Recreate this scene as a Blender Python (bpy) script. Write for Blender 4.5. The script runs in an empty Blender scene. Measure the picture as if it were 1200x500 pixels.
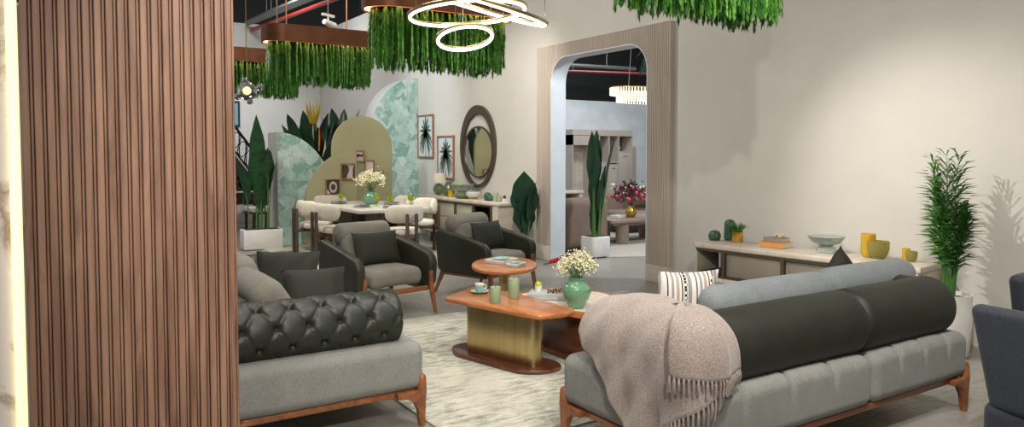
import bpy, math, random
from math import sin, cos, pi, radians as R, sqrt, atan2, hypot, exp
from mathutils import Vector, Matrix, noise
random.seed(11)
scn = bpy.context.scene
COL = scn.collection
V = Vector

# ------------------------------------------------------------------ materials
def C(r, g, b):
    f = lambda c: (c/255/12.92) if c/255 <= .04045 else ((c/255+.055)/1.055)**2.4
    return (f(r), f(g), f(b), 1)

class NT:
    def __init__(s, name):
        s.m = bpy.data.materials.new(name); s.m.use_nodes = True
        s.t = s.m.node_tree; s.n = s.t.nodes
        s.b = s.n['Principled BSDF']
        s._co = None
    def add(s, typ, **k):
        n = s.n.new(typ)
        for a, v in k.items():
            if a in n.inputs: n.inputs[a].default_value = v
            else: setattr(n, a, v)
        return n
    def link(s, a, b): s.t.links.new(a, b)
    def coords(s, scale=(1, 1, 1), rot=(0, 0, 0)):
        if not s._co: s._co = s.add('ShaderNodeTexCoord')
        mp = s.add('ShaderNodeMapping'); mp.inputs['Scale'].default_value = scale; mp.inputs['Rotation'].default_value = rot
        s.link(s._co.outputs['Object'], mp.inputs['Vector']); return mp.outputs['Vector']
    def noise(s, scale, detail=4, vec=None, stretch=(1, 1, 1), rough=.55, dist=0):
        n = s.add('ShaderNodeTexNoise'); n.inputs['Scale'].default_value = scale; n.inputs['Detail'].default_value = detail
        n.inputs['Roughness'].default_value = rough; n.inputs['Distortion'].default_value = dist
        s.link(vec or s.coords(stretch), n.inputs['Vector']); return n.outputs['Fac']
    def ramp(s, fac, stops, interp='LINEAR'):
        r = s.add('ShaderNodeValToRGB'); r.color_ramp.interpolation = interp
        e = r.color_ramp.elements
        while len(e) < len(stops): e.new(.5)
        for el, (p, c) in zip(e, stops):
            el.position = p; el.color = c if len(c) == 4 else (*c, 1)
        s.link(fac, r.inputs['Fac']); return r.outputs['Color']
    def mix(s, fac, a, b, mode='MIX'):
        n = s.add('ShaderNodeMix', data_type='RGBA', blend_type=mode)
        for sock, v in ((n.inputs['Factor'], fac), (n.inputs['A'] if False else n.inputs[6], a), (n.inputs[7], b)):
            if hasattr(v, 'links'): s.link(v, sock)
            else: sock.default_value = v
        return n.outputs[2]
    def bump(s, fac, strength=.3, dist=.01):
        b = s.add('ShaderNodeBump'); b.inputs['Strength'].default_value = strength; b.inputs['Distance'].default_value = dist
        s.link(fac, b.inputs['Height']); s.link(b.outputs['Normal'], s.b.inputs['Normal'])
    def color(s, c):
        if hasattr(c, 'links'): s.link(c, s.b.inputs['Base Color'])
        else: s.b.inputs['Base Color'].default_value = c

def plain(name, c, rough=.5, metal=0, c2=None, scale=8, stretch=(1, 1, 1), bump=None, spec=None, coat=0, sheen=0, lo=.35, hi=.65):
    t = NT(name)
    if c2 is None: c2 = tuple(min(1, x*.86) for x in c[:3]) + (1,)
    t.color(t.ramp(t.noise(scale, 5, stretch=stretch), [(lo, c), (hi, c2)]))
    t.b.inputs['Roughness'].default_value = rough; t.b.inputs['Metallic'].default_value = metal
    if spec is not None: t.b.inputs['Specular IOR Level'].default_value = spec
    if coat: t.b.inputs['Coat Weight'].default_value = coat
    if sheen: t.b.inputs['Sheen Weight'].default_value = sheen
    if bump: t.bump(t.noise(bump[0], 3, stretch=stretch), bump[1], bump[2] if len(bump) > 2 else .01)
    return t.m

def wood(name, c1, c2, axis=2, scale=14, rough=.45, coat=0):
    t = NT(name); st = [1, 1, 1]; st[axis] = .09
    a = t.noise(scale*2.2, 6, stretch=tuple(st), dist=.8); b = t.noise(scale*.5, 3, stretch=tuple(st))
    ca = t.ramp(a, [(.3, c1), (.5, tuple((x+y)/2 for x, y in zip(c1, c2))), (.68, c2)])
    cb = t.ramp(b, [(.35, (1, 1, 1, 1)), (.7, (.72, .68, .66, 1))])
    t.color(t.mix(1.0, ca, cb, 'MULTIPLY'))
    t.b.inputs['Roughness'].default_value = rough
    if coat: t.b.inputs['Coat Weight'].default_value = coat
    t.bump(a, .12, .003)
    return t.m

def fabric(name, c, c2, fine=260, rough=.95, bump=.35, sheen=.05):
    t = NT(name)
    n1 = t.noise(fine, 3); n2 = t.noise(9, 4)
    a = t.ramp(n1, [(.3, c), (.7, c2)])
    b = t.ramp(n2, [(.3, (1, 1, 1, 1)), (.75, (.82, .82, .82, 1))])
    t.color(t.mix(1.0, a, b, 'MULTIPLY')); t.b.inputs['Roughness'].default_value = rough
    t.b.inputs['Sheen Weight'].default_value = sheen
    t.bump(n1, bump, .004); return t.m

def emit(name, c, s):
    t = NT(name); t.color((.8, .8, .8, 1))
    t.b.inputs['Emission Color'].default_value = c; t.b.inputs['Emission Strength'].default_value = s
    return t.m

def glass(name, c, rough=.05, trans=.9, alpha=1):
    t = NT(name)
    t.color(t.ramp(t.noise(6, 2), [(.3, c), (.7, tuple(x*.9 for x in c[:3]) + (1,))]))
    t.b.inputs['Roughness'].default_value = rough; t.b.inputs['Transmission Weight'].default_value = trans
    t.b.inputs['IOR'].default_value = 1.35
    return t.m

M = {}
M['wall'] = plain('beige_paint', C(211, 207, 198), .8, c2=C(205, 201, 191), scale=1.3)
M['white'] = plain('white_paint', C(226, 230, 232), .7, scale=2)
M['black'] = plain('black_paint', C(16, 15, 15), .9, scale=3)
M['lining'] = plain('pale_lining', C(222, 228, 234), .6, scale=2)
M['flute'] = plain('fluted_taupe', C(204, 191, 178), .6, c2=C(194, 181, 168), scale=3, stretch=(6, 6, .5))
M['plinth'] = plain('cream_plinth', C(214, 205, 190), .6, scale=3)
# floor : polished grey concrete tiles with thin joints
def floor_mat():
    t = NT('grey_polished_tile')
    n = t.noise(1.1, 6, rough=.6); n2 = t.noise(14, 4)
    c = t.ramp(n, [(.3, C(150, 145, 136)), (.7, C(132, 127, 119))])
    c = t.mix(.25, c, t.ramp(n2, [(.3, C(156, 151, 142)), (.7, C(122, 118, 110))]))
    br = t.add('ShaderNodeTexBrick'); br.offset = 0
    br.inputs['Scale'].default_value = 1; br.inputs['Brick Width'].default_value = 1.2; br.inputs['Row Height'].default_value = 1.2
    br.inputs['Mortar Size'].default_value = .0035; br.inputs['Mortar Smooth'].default_value = .2
    t.link(t.coords(), br.inputs['Vector'])
    c = t.mix(br.outputs['Fac'], c, C(92, 90, 86))
    t.color(c)
    t.link(t.ramp(n2, [(.3, (.28,)*3), (.7, (.42,)*3)]), t.b.inputs['Roughness'])
    return t.m
M['floor'] = floor_mat()
M['walnut'] = wood('walnut_slat', C(163, 126, 103), C(116, 85, 68), 2, 14, .5)
M['walnut_dark'] = plain('walnut_groove', C(116, 82, 65), .7, scale=12, stretch=(1, 1, .1))
M['oak_red'] = wood('reddish_wood', C(166, 106, 66), C(122, 74, 44), 0, 9, .32, .2)
M['oak_redY'] = wood('reddish_wood_long', C(206, 134, 80), C(168, 102, 56), 1, 7, .28, .3)
M['oak_dark'] = wood('brown_wood', C(116, 68, 42), C(78, 45, 28), 1, 8, .3, .3)
M['ashY'] = wood('pale_ash', C(226, 216, 200), C(208, 197, 181), 1, 8, .5)
M['bronze'] = plain('bronze_brown', C(88, 76, 66), .45, .3, scale=6)
M['mirror_frame'] = plain('dark_bronze_frame', C(92, 82, 70), .4, .4, scale=5)
M['door'] = plain('taupe_door', C(182, 178, 158), .5, scale=3, spec=.4)
M['door_dark'] = plain('umber_door', C(142, 133, 120), .45, scale=3, spec=.4)
M['niche'] = plain('dark_niche', C(98, 92, 86), .6, scale=3)
M['dining_wood'] = wood('dark_taupe_wood', C(98, 80, 68), C(70, 56, 47), 2, 14, .5)
M['taupe_wood'] = wood('taupe_oak', C(168, 150, 134), C(146, 128, 113), 0, 8, .5)
M['tabletop'] = plain('pale_tabletop', C(206, 200, 190), .35, scale=3)
M['fab_grey'] = fabric('grey_fabric', C(158, 157, 150), C(112, 113, 109))
M['fab_grey2'] = fabric('warm_grey_fabric', C(146, 142, 130), C(112, 109, 100))
M['fab_blue'] = fabric('grey_velvet', C(138, 144, 144), C(108, 114, 116), 200, .9, .2, .1)
M['boucle'] = fabric('cream_boucle', C(236, 228, 210), C(212, 203, 184), 130, .95, .6)
M['taupe_sofa'] = fabric('taupe_fabric', C(146, 124, 108), C(126, 106, 92), 150)
M['navy'] = fabric('navy_velvet', C(46, 52, 62), C(33, 38, 47), 120, .8, .15, .1)
M['throw'] = fabric('blush_knit', C(186, 170, 160), C(138, 123, 114), 150, 1, .9, .3)
def leather(name, c, c2, rough=.38):
    t = NT(name)
    t.color(t.ramp(t.noise(5, 4), [(.3, c), (.7, c2)]))
    t.b.inputs['Roughness'].default_value = rough
    vo = t.add('ShaderNodeTexVoronoi'); vo.inputs['Scale'].default_value = 160; t.link(t.coords(), vo.inputs['Vector'])
    t.bump(vo.outputs['Distance'], .1, .003); return t.m
M['leather'] = leather('olive_black_leather', C(48, 51, 37), C(37, 40, 28), .5)
M['leather2'] = leather('dark_green_leather', C(44, 48, 38), C(34, 37, 29), .45)
M['leather3'] = leather('deep_olive_leather', C(38, 40, 30), C(29, 31, 23), .55)
M['pillow'] = fabric('olive_black_velvet', C(46, 47, 38), C(34, 35, 28), 180, .8, .15, 0)
M['gold'] = plain('champagne_brass', C(206, 186, 138), .32, 1, c2=C(182, 160, 112), scale=3, stretch=(4, 4, .3))
M['gold2'] = plain('bright_brass', C(226, 188, 96), .22, 1, scale=5)
M['copper'] = plain('copper_brown', C(124, 80, 52), .42, .55, c2=C(104, 64, 42), scale=4)
M['copper_in'] = plain('copper_lining', C(236, 158, 112), .3, .8, scale=4)
M['steel'] = plain('steel', C(190, 190, 190), .25, 1, scale=4)
M['led'] = emit('led_white', (1, .92, .76, 1), 6)
M['led_warm'] = emit('led_warm', (1, .66, .36, 1), 45)
M['led_copper'] = emit('led_copper', (1, .60, .34, 1), 14)
M['led_strip'] = emit('led_strip', (1, .82, .30, 1), 1.1)
M['led_cry'] = emit('led_crystal', (1, .80, .44, 1), 1.3)
M['leaf'] = plain('banana_leaf', C(40, 84, 44), .38, c2=C(24, 60, 36), scale=7, stretch=(1, 1, 3))
M['leaf_dark'] = plain('dark_leaf', C(30, 68, 44), .35, c2=C(18, 48, 32), scale=6)
M['stem'] = plain('leaf_stem', C(92, 128, 62), .5, scale=6)
M['palm'] = plain('palm_frond', C(82, 134, 52), .45, c2=C(40, 92, 36), scale=5)
M['strand'] = plain('hanging_green', C(98, 158, 54), .6, c2=C(44, 108, 32), scale=16)
M['yellow_tip'] = plain('yellow_flower', C(206, 176, 40), .6, scale=20)
M['orange_fl'] = plain('orange_flower', C(240, 132, 30), .6, scale=20)
M['white_fl'] = plain('white_flower', C(240, 236, 206), .7, c2=C(222, 216, 170), scale=60)
M['pink_fl'] = plain('pink_flower', C(206, 96, 112), .7, c2=C(140, 60, 76), scale=40)
M['plum_fl'] = plain('plum_leaf', C(76, 44, 48), .7, scale=40)
M['pot_white'] = plain('white_ceramic', C(232, 230, 224), .45, scale=4)
M['soil'] = plain('dark_soil', C(60, 50, 40), .95, scale=60)
M['sage'] = plain('sage_paint', C(176, 171, 132), .75, c2=C(168, 163, 125), scale=2)
M['grey_side'] = plain('light_grey_paint', C(198, 196, 192), .7, scale=2)
M['picture_wood'] = wood('picture_oak', C(176, 132, 98), C(148, 106, 76), 2, 14, .5)
M['paper'] = plain('print_paper', C(214, 219, 226), .7, scale=3)
M['print_green'] = plain('print_green', C(62, 84, 66), .8, c2=C(96, 116, 96), scale=18)
M['art_pink'] = plain('art_pink', C(226, 190, 178), .7, c2=C(214, 206, 198), scale=9)
M['art_dark'] = plain('art_dark', C(62, 50, 46), .7, c2=C(92, 78, 70), scale=14)
M['art_white'] = plain('art_white', C(232, 224, 214), .7, scale=9)
M['celadon'] = plain('celadon_glaze', C(108, 152, 122), .12, c2=C(92, 136, 106), scale=5, coat=.6)
M['cactus'] = plain('green_ceramic', C(62, 100, 78), .3, c2=C(44, 80, 62), scale=9)
M['candle'] = plain('sage_wax', C(152, 168, 132), .5, c2=C(140, 157, 120), scale=5)
M['wick'] = plain('wick', C(50, 44, 36), .9)
M['turq'] = plain('turquoise_glaze', C(112, 182, 172), .25, c2=C(168, 198, 186), scale=26)
M['plate'] = plain('white_porcelain', C(232, 230, 224), .25, scale=5)
M['napkin'] = fabric('dark_grey_linen', C(96, 104, 104), C(66, 74, 76))
M['gob'] = glass('lime_glass', C(206, 214, 66), .06, .75)
M['green_gl'] = glass('green_glass', C(142, 158, 118), .08, .65)
M['bowl_gl'] = glass('pale_green_glass', C(226, 238, 230), .12, .8)
M['smoke_gl'] = glass('clear_glass', C(232, 236, 236), .02, .95)
M['yellow_gl'] = glass('amber_glass', C(242, 204, 72), .12, .45)
M['olive_gl'] = glass('olive_glass', C(188, 178, 104), .1, .5)
M['shade'] = plain('linen_shade', C(238, 226, 204), .9, scale=30)
M['fruit'] = plain('lime_fruit', C(176, 190, 60), .4, scale=20)
M['book_or'] = plain('orange_book', C(226, 160, 92), .6, scale=6)
M['book_gr'] = plain('grey_book', C(150, 144, 134), .6, scale=6)
M['book_pages'] = plain('book_pages', C(226, 216, 198), .8, scale=80, stretch=(.05, .05, 4))
M['beads'] = plain('wooden_beads', C(226, 206, 172), .6, scale=30)
M['chain'] = plain('brown_gold_beads', C(150, 118, 60), .35, .5, c2=C(70, 54, 34), scale=50)
M['red'] = plain('red_enamel', C(186, 26, 34), .35, scale=8)
M['grey_metal'] = plain('grey_metal', C(128, 128, 124), .5, .6, scale=8)
M['pipe_red'] = plain('red_pipe', C(200, 66, 58), .4, scale=8)
M['pipe_dark'] = plain('dark_red_pipe', C(112, 34, 36), .5, scale=8)
M['dark_wood'] = wood('espresso_wood', C(66, 50, 42), C(42, 32, 28), 2, 12, .5)
M['black_metal'] = plain('black_iron', C(22, 20, 20), .5, .5, scale=8)
M['window_blue'] = glass('blue_glass', C(150, 190, 200), .2, .3)
M['rug_cream'] = fabric('cream_rug', C(196, 188, 174), C(178, 170, 156), 60)
M['mirror'] = NT('mirror_glass').m
_b = M['mirror'].node_tree.nodes['Principled BSDF']; _b.inputs['Metallic'].default_value = 1; _b.inputs['Roughness'].default_value = .02; _b.inputs['Base Color'].default_value = (.86, .86, .82, 1)

def stripes_mat():
    t = NT('striped_weave')
    mp = t.coords((1, 1, 1)); sx = t.add('ShaderNodeSeparateXYZ'); t.link(mp, sx.inputs[0])
    m1 = t.add('ShaderNodeMath', operation='MULTIPLY'); t.link(sx.outputs['X'], m1.inputs[0]); m1.inputs[1].default_value = 6.2
    fr = t.add('ShaderNodeMath', operation='FRACT'); t.link(m1.outputs[0], fr.inputs[0])
    W, G, K, T = C(226, 218, 208), C(150, 146, 144), C(44, 40, 40), C(176, 158, 146)
    base = t.ramp(fr.outputs[0], [(0, W), (.16, K), (.2, W), (.3, G), (.38, W), (.46, T), (.56, W), (.64, K), (.68, W), (.86, G)], 'CONSTANT')
    ck = t.add('ShaderNodeTexChecker'); ck.inputs['Scale'].default_value = 70; t.link(mp, ck.inputs['Vector'])
    band = t.ramp(fr.outputs[0], [(0, (0, 0, 0, 1)), (.72, (1, 1, 1, 1)), (.84, (0, 0, 0, 1))], 'CONSTANT')
    t.color(t.mix(band, base, t.mix(ck.outputs['Fac'], K, W)))
    t.b.inputs['Roughness'].default_value = .95; t.bump(t.noise(200), .4, .003); return t.m
M['stripes'] = stripes_mat()

def wallpaper_mat():
    t = NT('tropical_leaf_wallpaper')
    co = t.coords((1, 1, 1))
    ds = t.add('ShaderNodeTexNoise'); ds.inputs['Scale'].default_value = 2.4; t.link(co, ds.inputs['Vector'])
    off = t.add('ShaderNodeMix', data_type='VECTOR'); off.inputs[0].default_value = .16
    t.link(co, off.inputs[4]); t.link(ds.outputs['Color'], off.inputs[5])
    col = None
    for sc, sh, w in ((5.5, 0, 11), (8.5, 3.7, 16)):
        vo = t.add('ShaderNodeTexVoronoi'); vo.inputs['Scale'].default_value = sc; t.link(off.outputs[1], vo.inputs['Vector'])
        sep = t.add('ShaderNodeSeparateColor'); t.link(vo.outputs['Color'], sep.inputs[0])
        ang = t.add('ShaderNodeMath', operation='MULTIPLY_ADD'); t.link(sep.outputs[0], ang.inputs[0]); ang.inputs[1].default_value = 6.28; ang.inputs[2].default_value = sh
        rot = t.add('ShaderNodeVectorRotate', rotation_type='Y_AXIS'); t.link(off.outputs[1], rot.inputs['Vector']); t.link(ang.outputs[0], rot.inputs['Angle'])
        wv = t.add('ShaderNodeTexWave', wave_type='BANDS', bands_direction='X'); wv.inputs['Scale'].default_value = w; wv.inputs['Distortion'].default_value = 3.5; wv.inputs['Detail'].default_value = 2; wv.inputs['Detail Scale'].default_value = 1.5
        t.link(rot.outputs[0], wv.inputs['Vector'])
        cell = t.ramp(sep.outputs[1], [(0, C(136, 178, 164)), (.35, C(174, 204, 193)), (.75, C(206, 226, 218)), (1, C(226, 238, 232))])
        vein = t.ramp(wv.outputs['Fac'], [(.2, (.68, .80, .76, 1)), (.55, (1, 1, 1, 1))])
        c = t.mix(.8, cell, vein, 'MULTIPLY')
        col = c if col is None else t.mix(t.ramp(t.noise(3.4, 4), [(.44, (0, 0, 0, 1)), (.56, (1, 1, 1, 1))]), col, c)
    hl = t.ramp(t.noise(9, 6, stretch=(1, 1, .6), rough=.7, dist=1.5), [(.54, (0, 0, 0, 1)), (.64, (.7, .7, .7, 1))])
    col = t.mix(hl, col, C(228, 240, 234))
    t.color(col); t.b.inputs['Roughness'].default_value = .6; return t.m
M['wallpaper'] = wallpaper_mat()

def rug_mat():
    t = NT('distressed_rug')
    base = t.ramp(t.noise(1.6, 6, rough=.7), [(.3, C(206, 203, 188)), (.7, C(182, 179, 164))])
    big = t.ramp(t.noise(1.1, 4), [(.34, (.15, .15, .15, 1)), (.55, (1, 1, 1, 1))])
    n = t.noise(11, 10, stretch=(.5, 2.0, 1), rough=.88)
    m = t.ramp(n, [(.47, (0, 0, 0, 1)), (.54, (.8, .8, .8, 1)), (.64, (1, 1, 1, 1))])
    m = t.mix(1, m, big, 'MULTIPLY')
    g = t.ramp(t.noise(6, 4), [(.35, C(84, 90, 76)), (.65, C(128, 130, 114))])
    c = t.mix(m, base, g)
    n2 = t.noise(30, 4, stretch=(.5, 1.6, 1)); m2 = t.ramp(n2, [(.5, (0, 0, 0, 1)), (.66, (.4, .4, .4, 1))])
    c = t.mix(m2, c, C(160, 158, 144))
    t.color(c); t.b.inputs['Roughness'].default_value = 1; t.bump(t.noise(220), .5, .004); return t.m
M['rug'] = rug_mat()

def marble_mat(name, a, vein, sc=1.6, rough=.12):
    t = NT(name)
    n = t.noise(sc, 8, rough=.6, dist=1.6)
    m = t.ramp(n, [(.46, (0, 0, 0, 1)), (.5, (1, 1, 1, 1)), (.54, (0, 0, 0, 1))])
    n2 = t.ramp(t.noise(sc*.6, 3), [(.45, (0, 0, 0, 1)), (.7, (1, 1, 1, 1))])
    t.color(t.mix(t.mix(1, m, n2, 'MULTIPLY'), a, vein)); t.b.inputs['Roughness'].default_value = rough; return t.m
M['marble'] = marble_mat('white_marble', C(244, 236, 230), C(168, 144, 126), 1.1)
M['stone'] = marble_mat('cream_stone', C(226, 216, 198), C(196, 182, 160), 5, .25)
M['grey_marble'] = marble_mat('grey_marble', C(178, 180, 178), C(112, 116, 116), 22, .4)

# ------------------------------------------------------------------ mesh builder
class MB:
    def __init__(s, m=None): s.v = []; s.f = []; s.m = m or Matrix()
    def add(s, vs, fs):
        o = len(s.v); m = s.m
        s.v += [m @ V(p) for p in vs]; s.f += [[i+o for i in f] for f in fs]; return s
    def box(s, c, d, rz=0):
        x, y, z = d[0]/2, d[1]/2, d[2]/2
        P = [(-x, -y, -z), (x, -y, -z), (x, y, -z), (-x, y, -z), (-x, -y, z), (x, -y, z), (x, y, z), (-x, y, z)]
        m = Matrix.Translation(c) @ Matrix.Rotation(rz, 4, 'Z')
        return s.add([m @ V(p) for p in P], [(0, 3, 2, 1), (4, 5, 6, 7), (0, 1, 5, 4), (1, 2, 6, 5), (2, 3, 7, 6), (3, 0, 4, 7)])
    def rbox(s, c, d, r, k=3, n=(1, 1, 1), fn=None, m=None):
        """box with rounded edges; fn deforms it in its own frame"""
        h = [d[0]/2, d[1]/2, d[2]/2]; r = min(r, min(h)*.999)
        ax = []
        for i in range(3):
            a = [-h[i] + r*j/k for j in range(k)]
            q = h[i]-r
            mid = [-q + 2*q*j/n[i] for j in range(n[i]+1)]
            ax.append(a + mid + [-t for t in reversed(a)])
        idx = {}; vs = []; fs = []
        def vert(i, j, l):
            key = (i, j, l)
            if key in idx: return idx[key]
            p = [ax[0][i], ax[1][j], ax[2][l]]
            q = [max(-(h[t]-r), min(h[t]-r, p[t])) for t in range(3)]
            dv = V([p[t]-q[t] for t in range(3)])
            if dv.length > 1e-9: 
                # spread samples evenly over the rounded edge
                e = V([math.tan(x/r*pi/4) for x in dv]); dv = e.normalized()*r
            p = (q[0]+dv.x, q[1]+dv.y, q[2]+dv.z)
            if fn: p = fn(*p)
            idx[key] = len(vs); vs.append(p); return idx[key]
        N = [len(a)-1 for a in ax]
        for i in range(N[0]):
            for j in range(N[1]):
                fs.append((vert(i, j, 0), vert(i, j+1, 0), vert(i+1, j+1, 0), vert(i+1, j, 0)))
                fs.append((vert(i, j, N[2]), vert(i+1, j, N[2]), vert(i+1, j+1, N[2]), vert(i, j+1, N[2])))
        for i in range(N[0]):
            for l in range(N[2]):
                fs.append((vert(i, 0, l), vert(i+1, 0, l), vert(i+1, 0, l+1), vert(i, 0, l+1)))
                fs.append((vert(i, N[1], l), vert(i, N[1], l+1), vert(i+1, N[1], l+1), vert(i+1, N[1], l)))
        for j in range(N[1]):
            for l in range(N[2]):
                fs.append((vert(0, j, l), vert(0, j, l+1), vert(0, j+1, l+1), vert(0, j+1, l)))
                fs.append((vert(N[0], j, l), vert(N[0], j+1, l), vert(N[0], j+1, l+1), vert(N[0], j, l+1)))
        mm = Matrix.Translation(c) @ (m or Matrix())
        return s.add([mm @ V(p) for p in vs], fs)
    def tube(s, pts, rad, n=8, cap=True, closed=False, flat=1):
        pts = [V(p) for p in pts]; L = len(pts)
        if not hasattr(rad, '__len__'): rad = [rad]*L
        vs = []; fs = []; up = None
        for i, p in enumerate(pts):
            if closed: t = pts[(i+1) % L]-pts[i-1]
            else: t = pts[min(i+1, L-1)]-pts[max(i-1, 0)]
            t.normalize()
            if up is None: up = V((0, 0, 1)) if abs(t.z) < .9 else V((1, 0, 0))
            a = t.cross(up)
            if a.length < 1e-6: a = t.cross(V((0, 1, 0)))
            a.normalize(); b = a.cross(t).normalized(); up = b
            for k in range(n):
                w = 2*pi*k/n; vs.append(p+a*cos(w)*rad[i]+b*sin(w)*rad[i]*flat)
        rng = range(L) if closed else range(L-1)
        for i in rng:
            for k in range(n):
                i2 = (i+1) % L
                fs.append((i*n+k, i*n+(k+1) % n, i2*n+(k+1) % n, i2*n+k))
        if cap and not closed:
            fs.append(tuple(range(n))[::-1]); fs.append(tuple((L-1)*n+k for k in range(n)))
        return s.add(vs, fs)
    def lathe(s, prof, c=(0, 0, 0), n=24, m=None, fn=None, sx=1, sy=1):
        vs = []; fs = []
        for (r, z) in prof:
            for k in range(n):
                a = 2*pi*k/n; rr = r*(fn(a, z) if fn else 1)
                vs.append((rr*cos(a)*sx, rr*sin(a)*sy, z))
        for i in range(len(prof)-1):
            for k in range(n): fs.append((i*n+k, i*n+(k+1) % n, (i+1)*n+(k+1) % n, (i+1)*n+k))
        if prof[0][0] > 1e-5: fs.append(tuple(range(n))[::-1])
        if prof[-1][0] > 1e-5: fs.append(tuple((len(prof)-1)*n+k for k in range(n)))
        mm = Matrix.Translation(c) @ (m or Matrix())
        return s.add([mm @ V(p) for p in vs], fs)
    def ball(s, c, r, n=10, sz=1, sx=1, sy=1):
        k = max(4, n//2+1)
        return s.lathe([(r*sin(pi*i/k), -r*sz*cos(pi*i/k)) for i in range(k+1)], c, n, sx=sx, sy=sy)
    def prism(s, poly, z0, z1, bev=0, m=None, k=2):
        """upright prism over a 2-D outline with rounded top and bottom edges"""
        n = len(poly); P = [V((p[0], p[1])) for p in poly]
        if sum(P[i].x*P[(i+1) % n].y-P[(i+1) % n].x*P[i].y for i in range(n)) < 0: P.reverse()
        nr = []
        for i in range(n):
            a = (P[i]-P[i-1]).normalized(); b = (P[(i+1) % n]-P[i]).normalized()
            na = V((a.y, -a.x)); nb = V((b.y, -b.x)); q = na+nb
            nr.append(q/max(.5, q.dot(na)) if q.length > 1e-6 else na)
        if bev:
            rings = [(bev*(1-sin(pi/2*j/k)), z0+bev*(1-cos(pi/2*j/k))) for j in range(k+1)]
            rings += [(bev*(1-cos(pi/2*j/k)), z1-bev+bev*sin(pi/2*j/k)) for j in range(k+1)]
        else: rings = [(0, z0), (0, z1)]
        vs = []; fs = []
        for (ins, z) in rings: vs += [(P[i].x-nr[i].x*ins, P[i].y-nr[i].y*ins, z) for i in range(n)]
        for j in range(len(rings)-1):
            for i in range(n): fs.append((j*n+i, j*n+(i+1) % n, (j+1)*n+(i+1) % n, (j+1)*n+i))
        fs.append(tuple(range(n))[::-1]); fs.append(tuple((len(rings)-1)*n+i for i in range(n)))
        if m: vs = [m @ V(p) for p in vs]
        return s.add(vs, fs)
    def ringprism(s, outer, inner, z0, z1, m=None):
        n = len(outer); vs = []; fs = []
        for z in (z0, z1): vs += [(p[0], p[1], z) for p in outer] + [(p[0], p[1], z) for p in inner]
        for i in range(n):
            j = (i+1) % n
            fs += [(i, j, 2*n+j, 2*n+i), (n+j, n+i, 3*n+i, 3*n+j), (2*n+i, 2*n+j, 3*n+j, 3*n+i), (j, i, n+i, n+j)]
        if m: vs = [m @ V(p) for p in vs]
        return s.add(vs, fs)
    def grid(s, fn, nu, nv, cu=False, cv=False):
        vs = [fn(i/(nu if cu else nu-1), j/(nv if cv else nv-1)) for i in range(nu) for j in range(nv)]; fs = []
        for i in range(nu if cu else nu-1):
            for j in range(nv if cv else nv-1):
                i2 = (i+1) % nu; j2 = (j+1) % nv
                fs.append((i*nv+j, i2*nv+j, i2*nv+j2, i*nv+j2))
        return s.add(vs, fs)
    def build(s, name, mat, parent=None, smooth=40, **props):
        me = bpy.data.meshes.new(name); me.from_pydata([tuple(p) for p in s.v], [], s.f)
        import bmesh
        bm = bmesh.new(); bm.from_mesh(me); bmesh.ops.recalc_face_normals(bm, faces=bm.faces); bm.to_mesh(me); bm.free()
        if smooth:
            me.shade_smooth(); me.set_sharp_from_angle(angle=R(smooth))
        me.materials.append(M[mat] if isinstance(mat, str) else mat)
        o = bpy.data.objects.new(name, me); COL.objects.link(o)
        if parent: o.parent = parent
        for k, v in props.items(): o[k] = v
        return o

def tag(o, label, cat, group=None):
    o['label'] = label; o['category'] = cat
    if group: o['group'] = group
    return o
def thing(name, label, cat, loc=(0, 0, 0), rz=0, group=None, rot=None):
    o = bpy.data.objects.new(name, None); COL.objects.link(o); o.empty_display_size = .1
    o.location = loc; o.rotation_euler = rot or (0, 0, rz)
    return tag(o, label, cat, group)
def copy_tree(o, loc=None, rz=None, label=None, parent=None):
    kids = [c for c in bpy.data.objects if c.parent == o]
    c = o.copy(); COL.objects.link(c)
    if parent: c.parent = parent
    if loc is not None: c.location = loc
    if rz is not None: c.rotation_euler = (0, 0, rz)
    if label: c['label'] = label
    for k in kids: copy_tree(k, parent=c)
    return c
def struct(o): o['kind'] = 'structure'; return o
def T(x, y, z): return Matrix.Translation((x, y, z))
def RX(a): return Matrix.Rotation(a, 4, 'X')
def RY(a): return Matrix.Rotation(a, 4, 'Y')
def RZ(a): return Matrix.Rotation(a, 4, 'Z')
def arc(cx, cy, r, a0, a1, n, ry=None): return [(cx+r*cos(a0+(a1-a0)*i/n), cy+(ry or r)*sin(a0+(a1-a0)*i/n)) for i in range(n+1)]
def roundpoly(P, r, k=4):
    out = []; n = len(P)
    for i in range(n):
        p = V(P[i]); a = V(P[i-1]); b = V(P[(i+1) % n])
        da = (a-p); db = (b-p); q = min(r, da.length*.45, db.length*.45)
        p0 = p+da.normalized()*q; p1 = p+db.normalized()*q
        for j in range(k+1):
            t = j/k; out.append(tuple((p0*(1-t)**2+p*2*t*(1-t)+p1*t*t)))
    return out
def stadium(hl, r, n=14):
    return [(hl+r*cos(a), r*sin(a)) for a in [-pi/2+pi*i/n for i in range(n+1)]] + [(-hl+r*cos(a), r*sin(a)) for a in [pi/2+pi*i/n for i in range(n+1)]]
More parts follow.
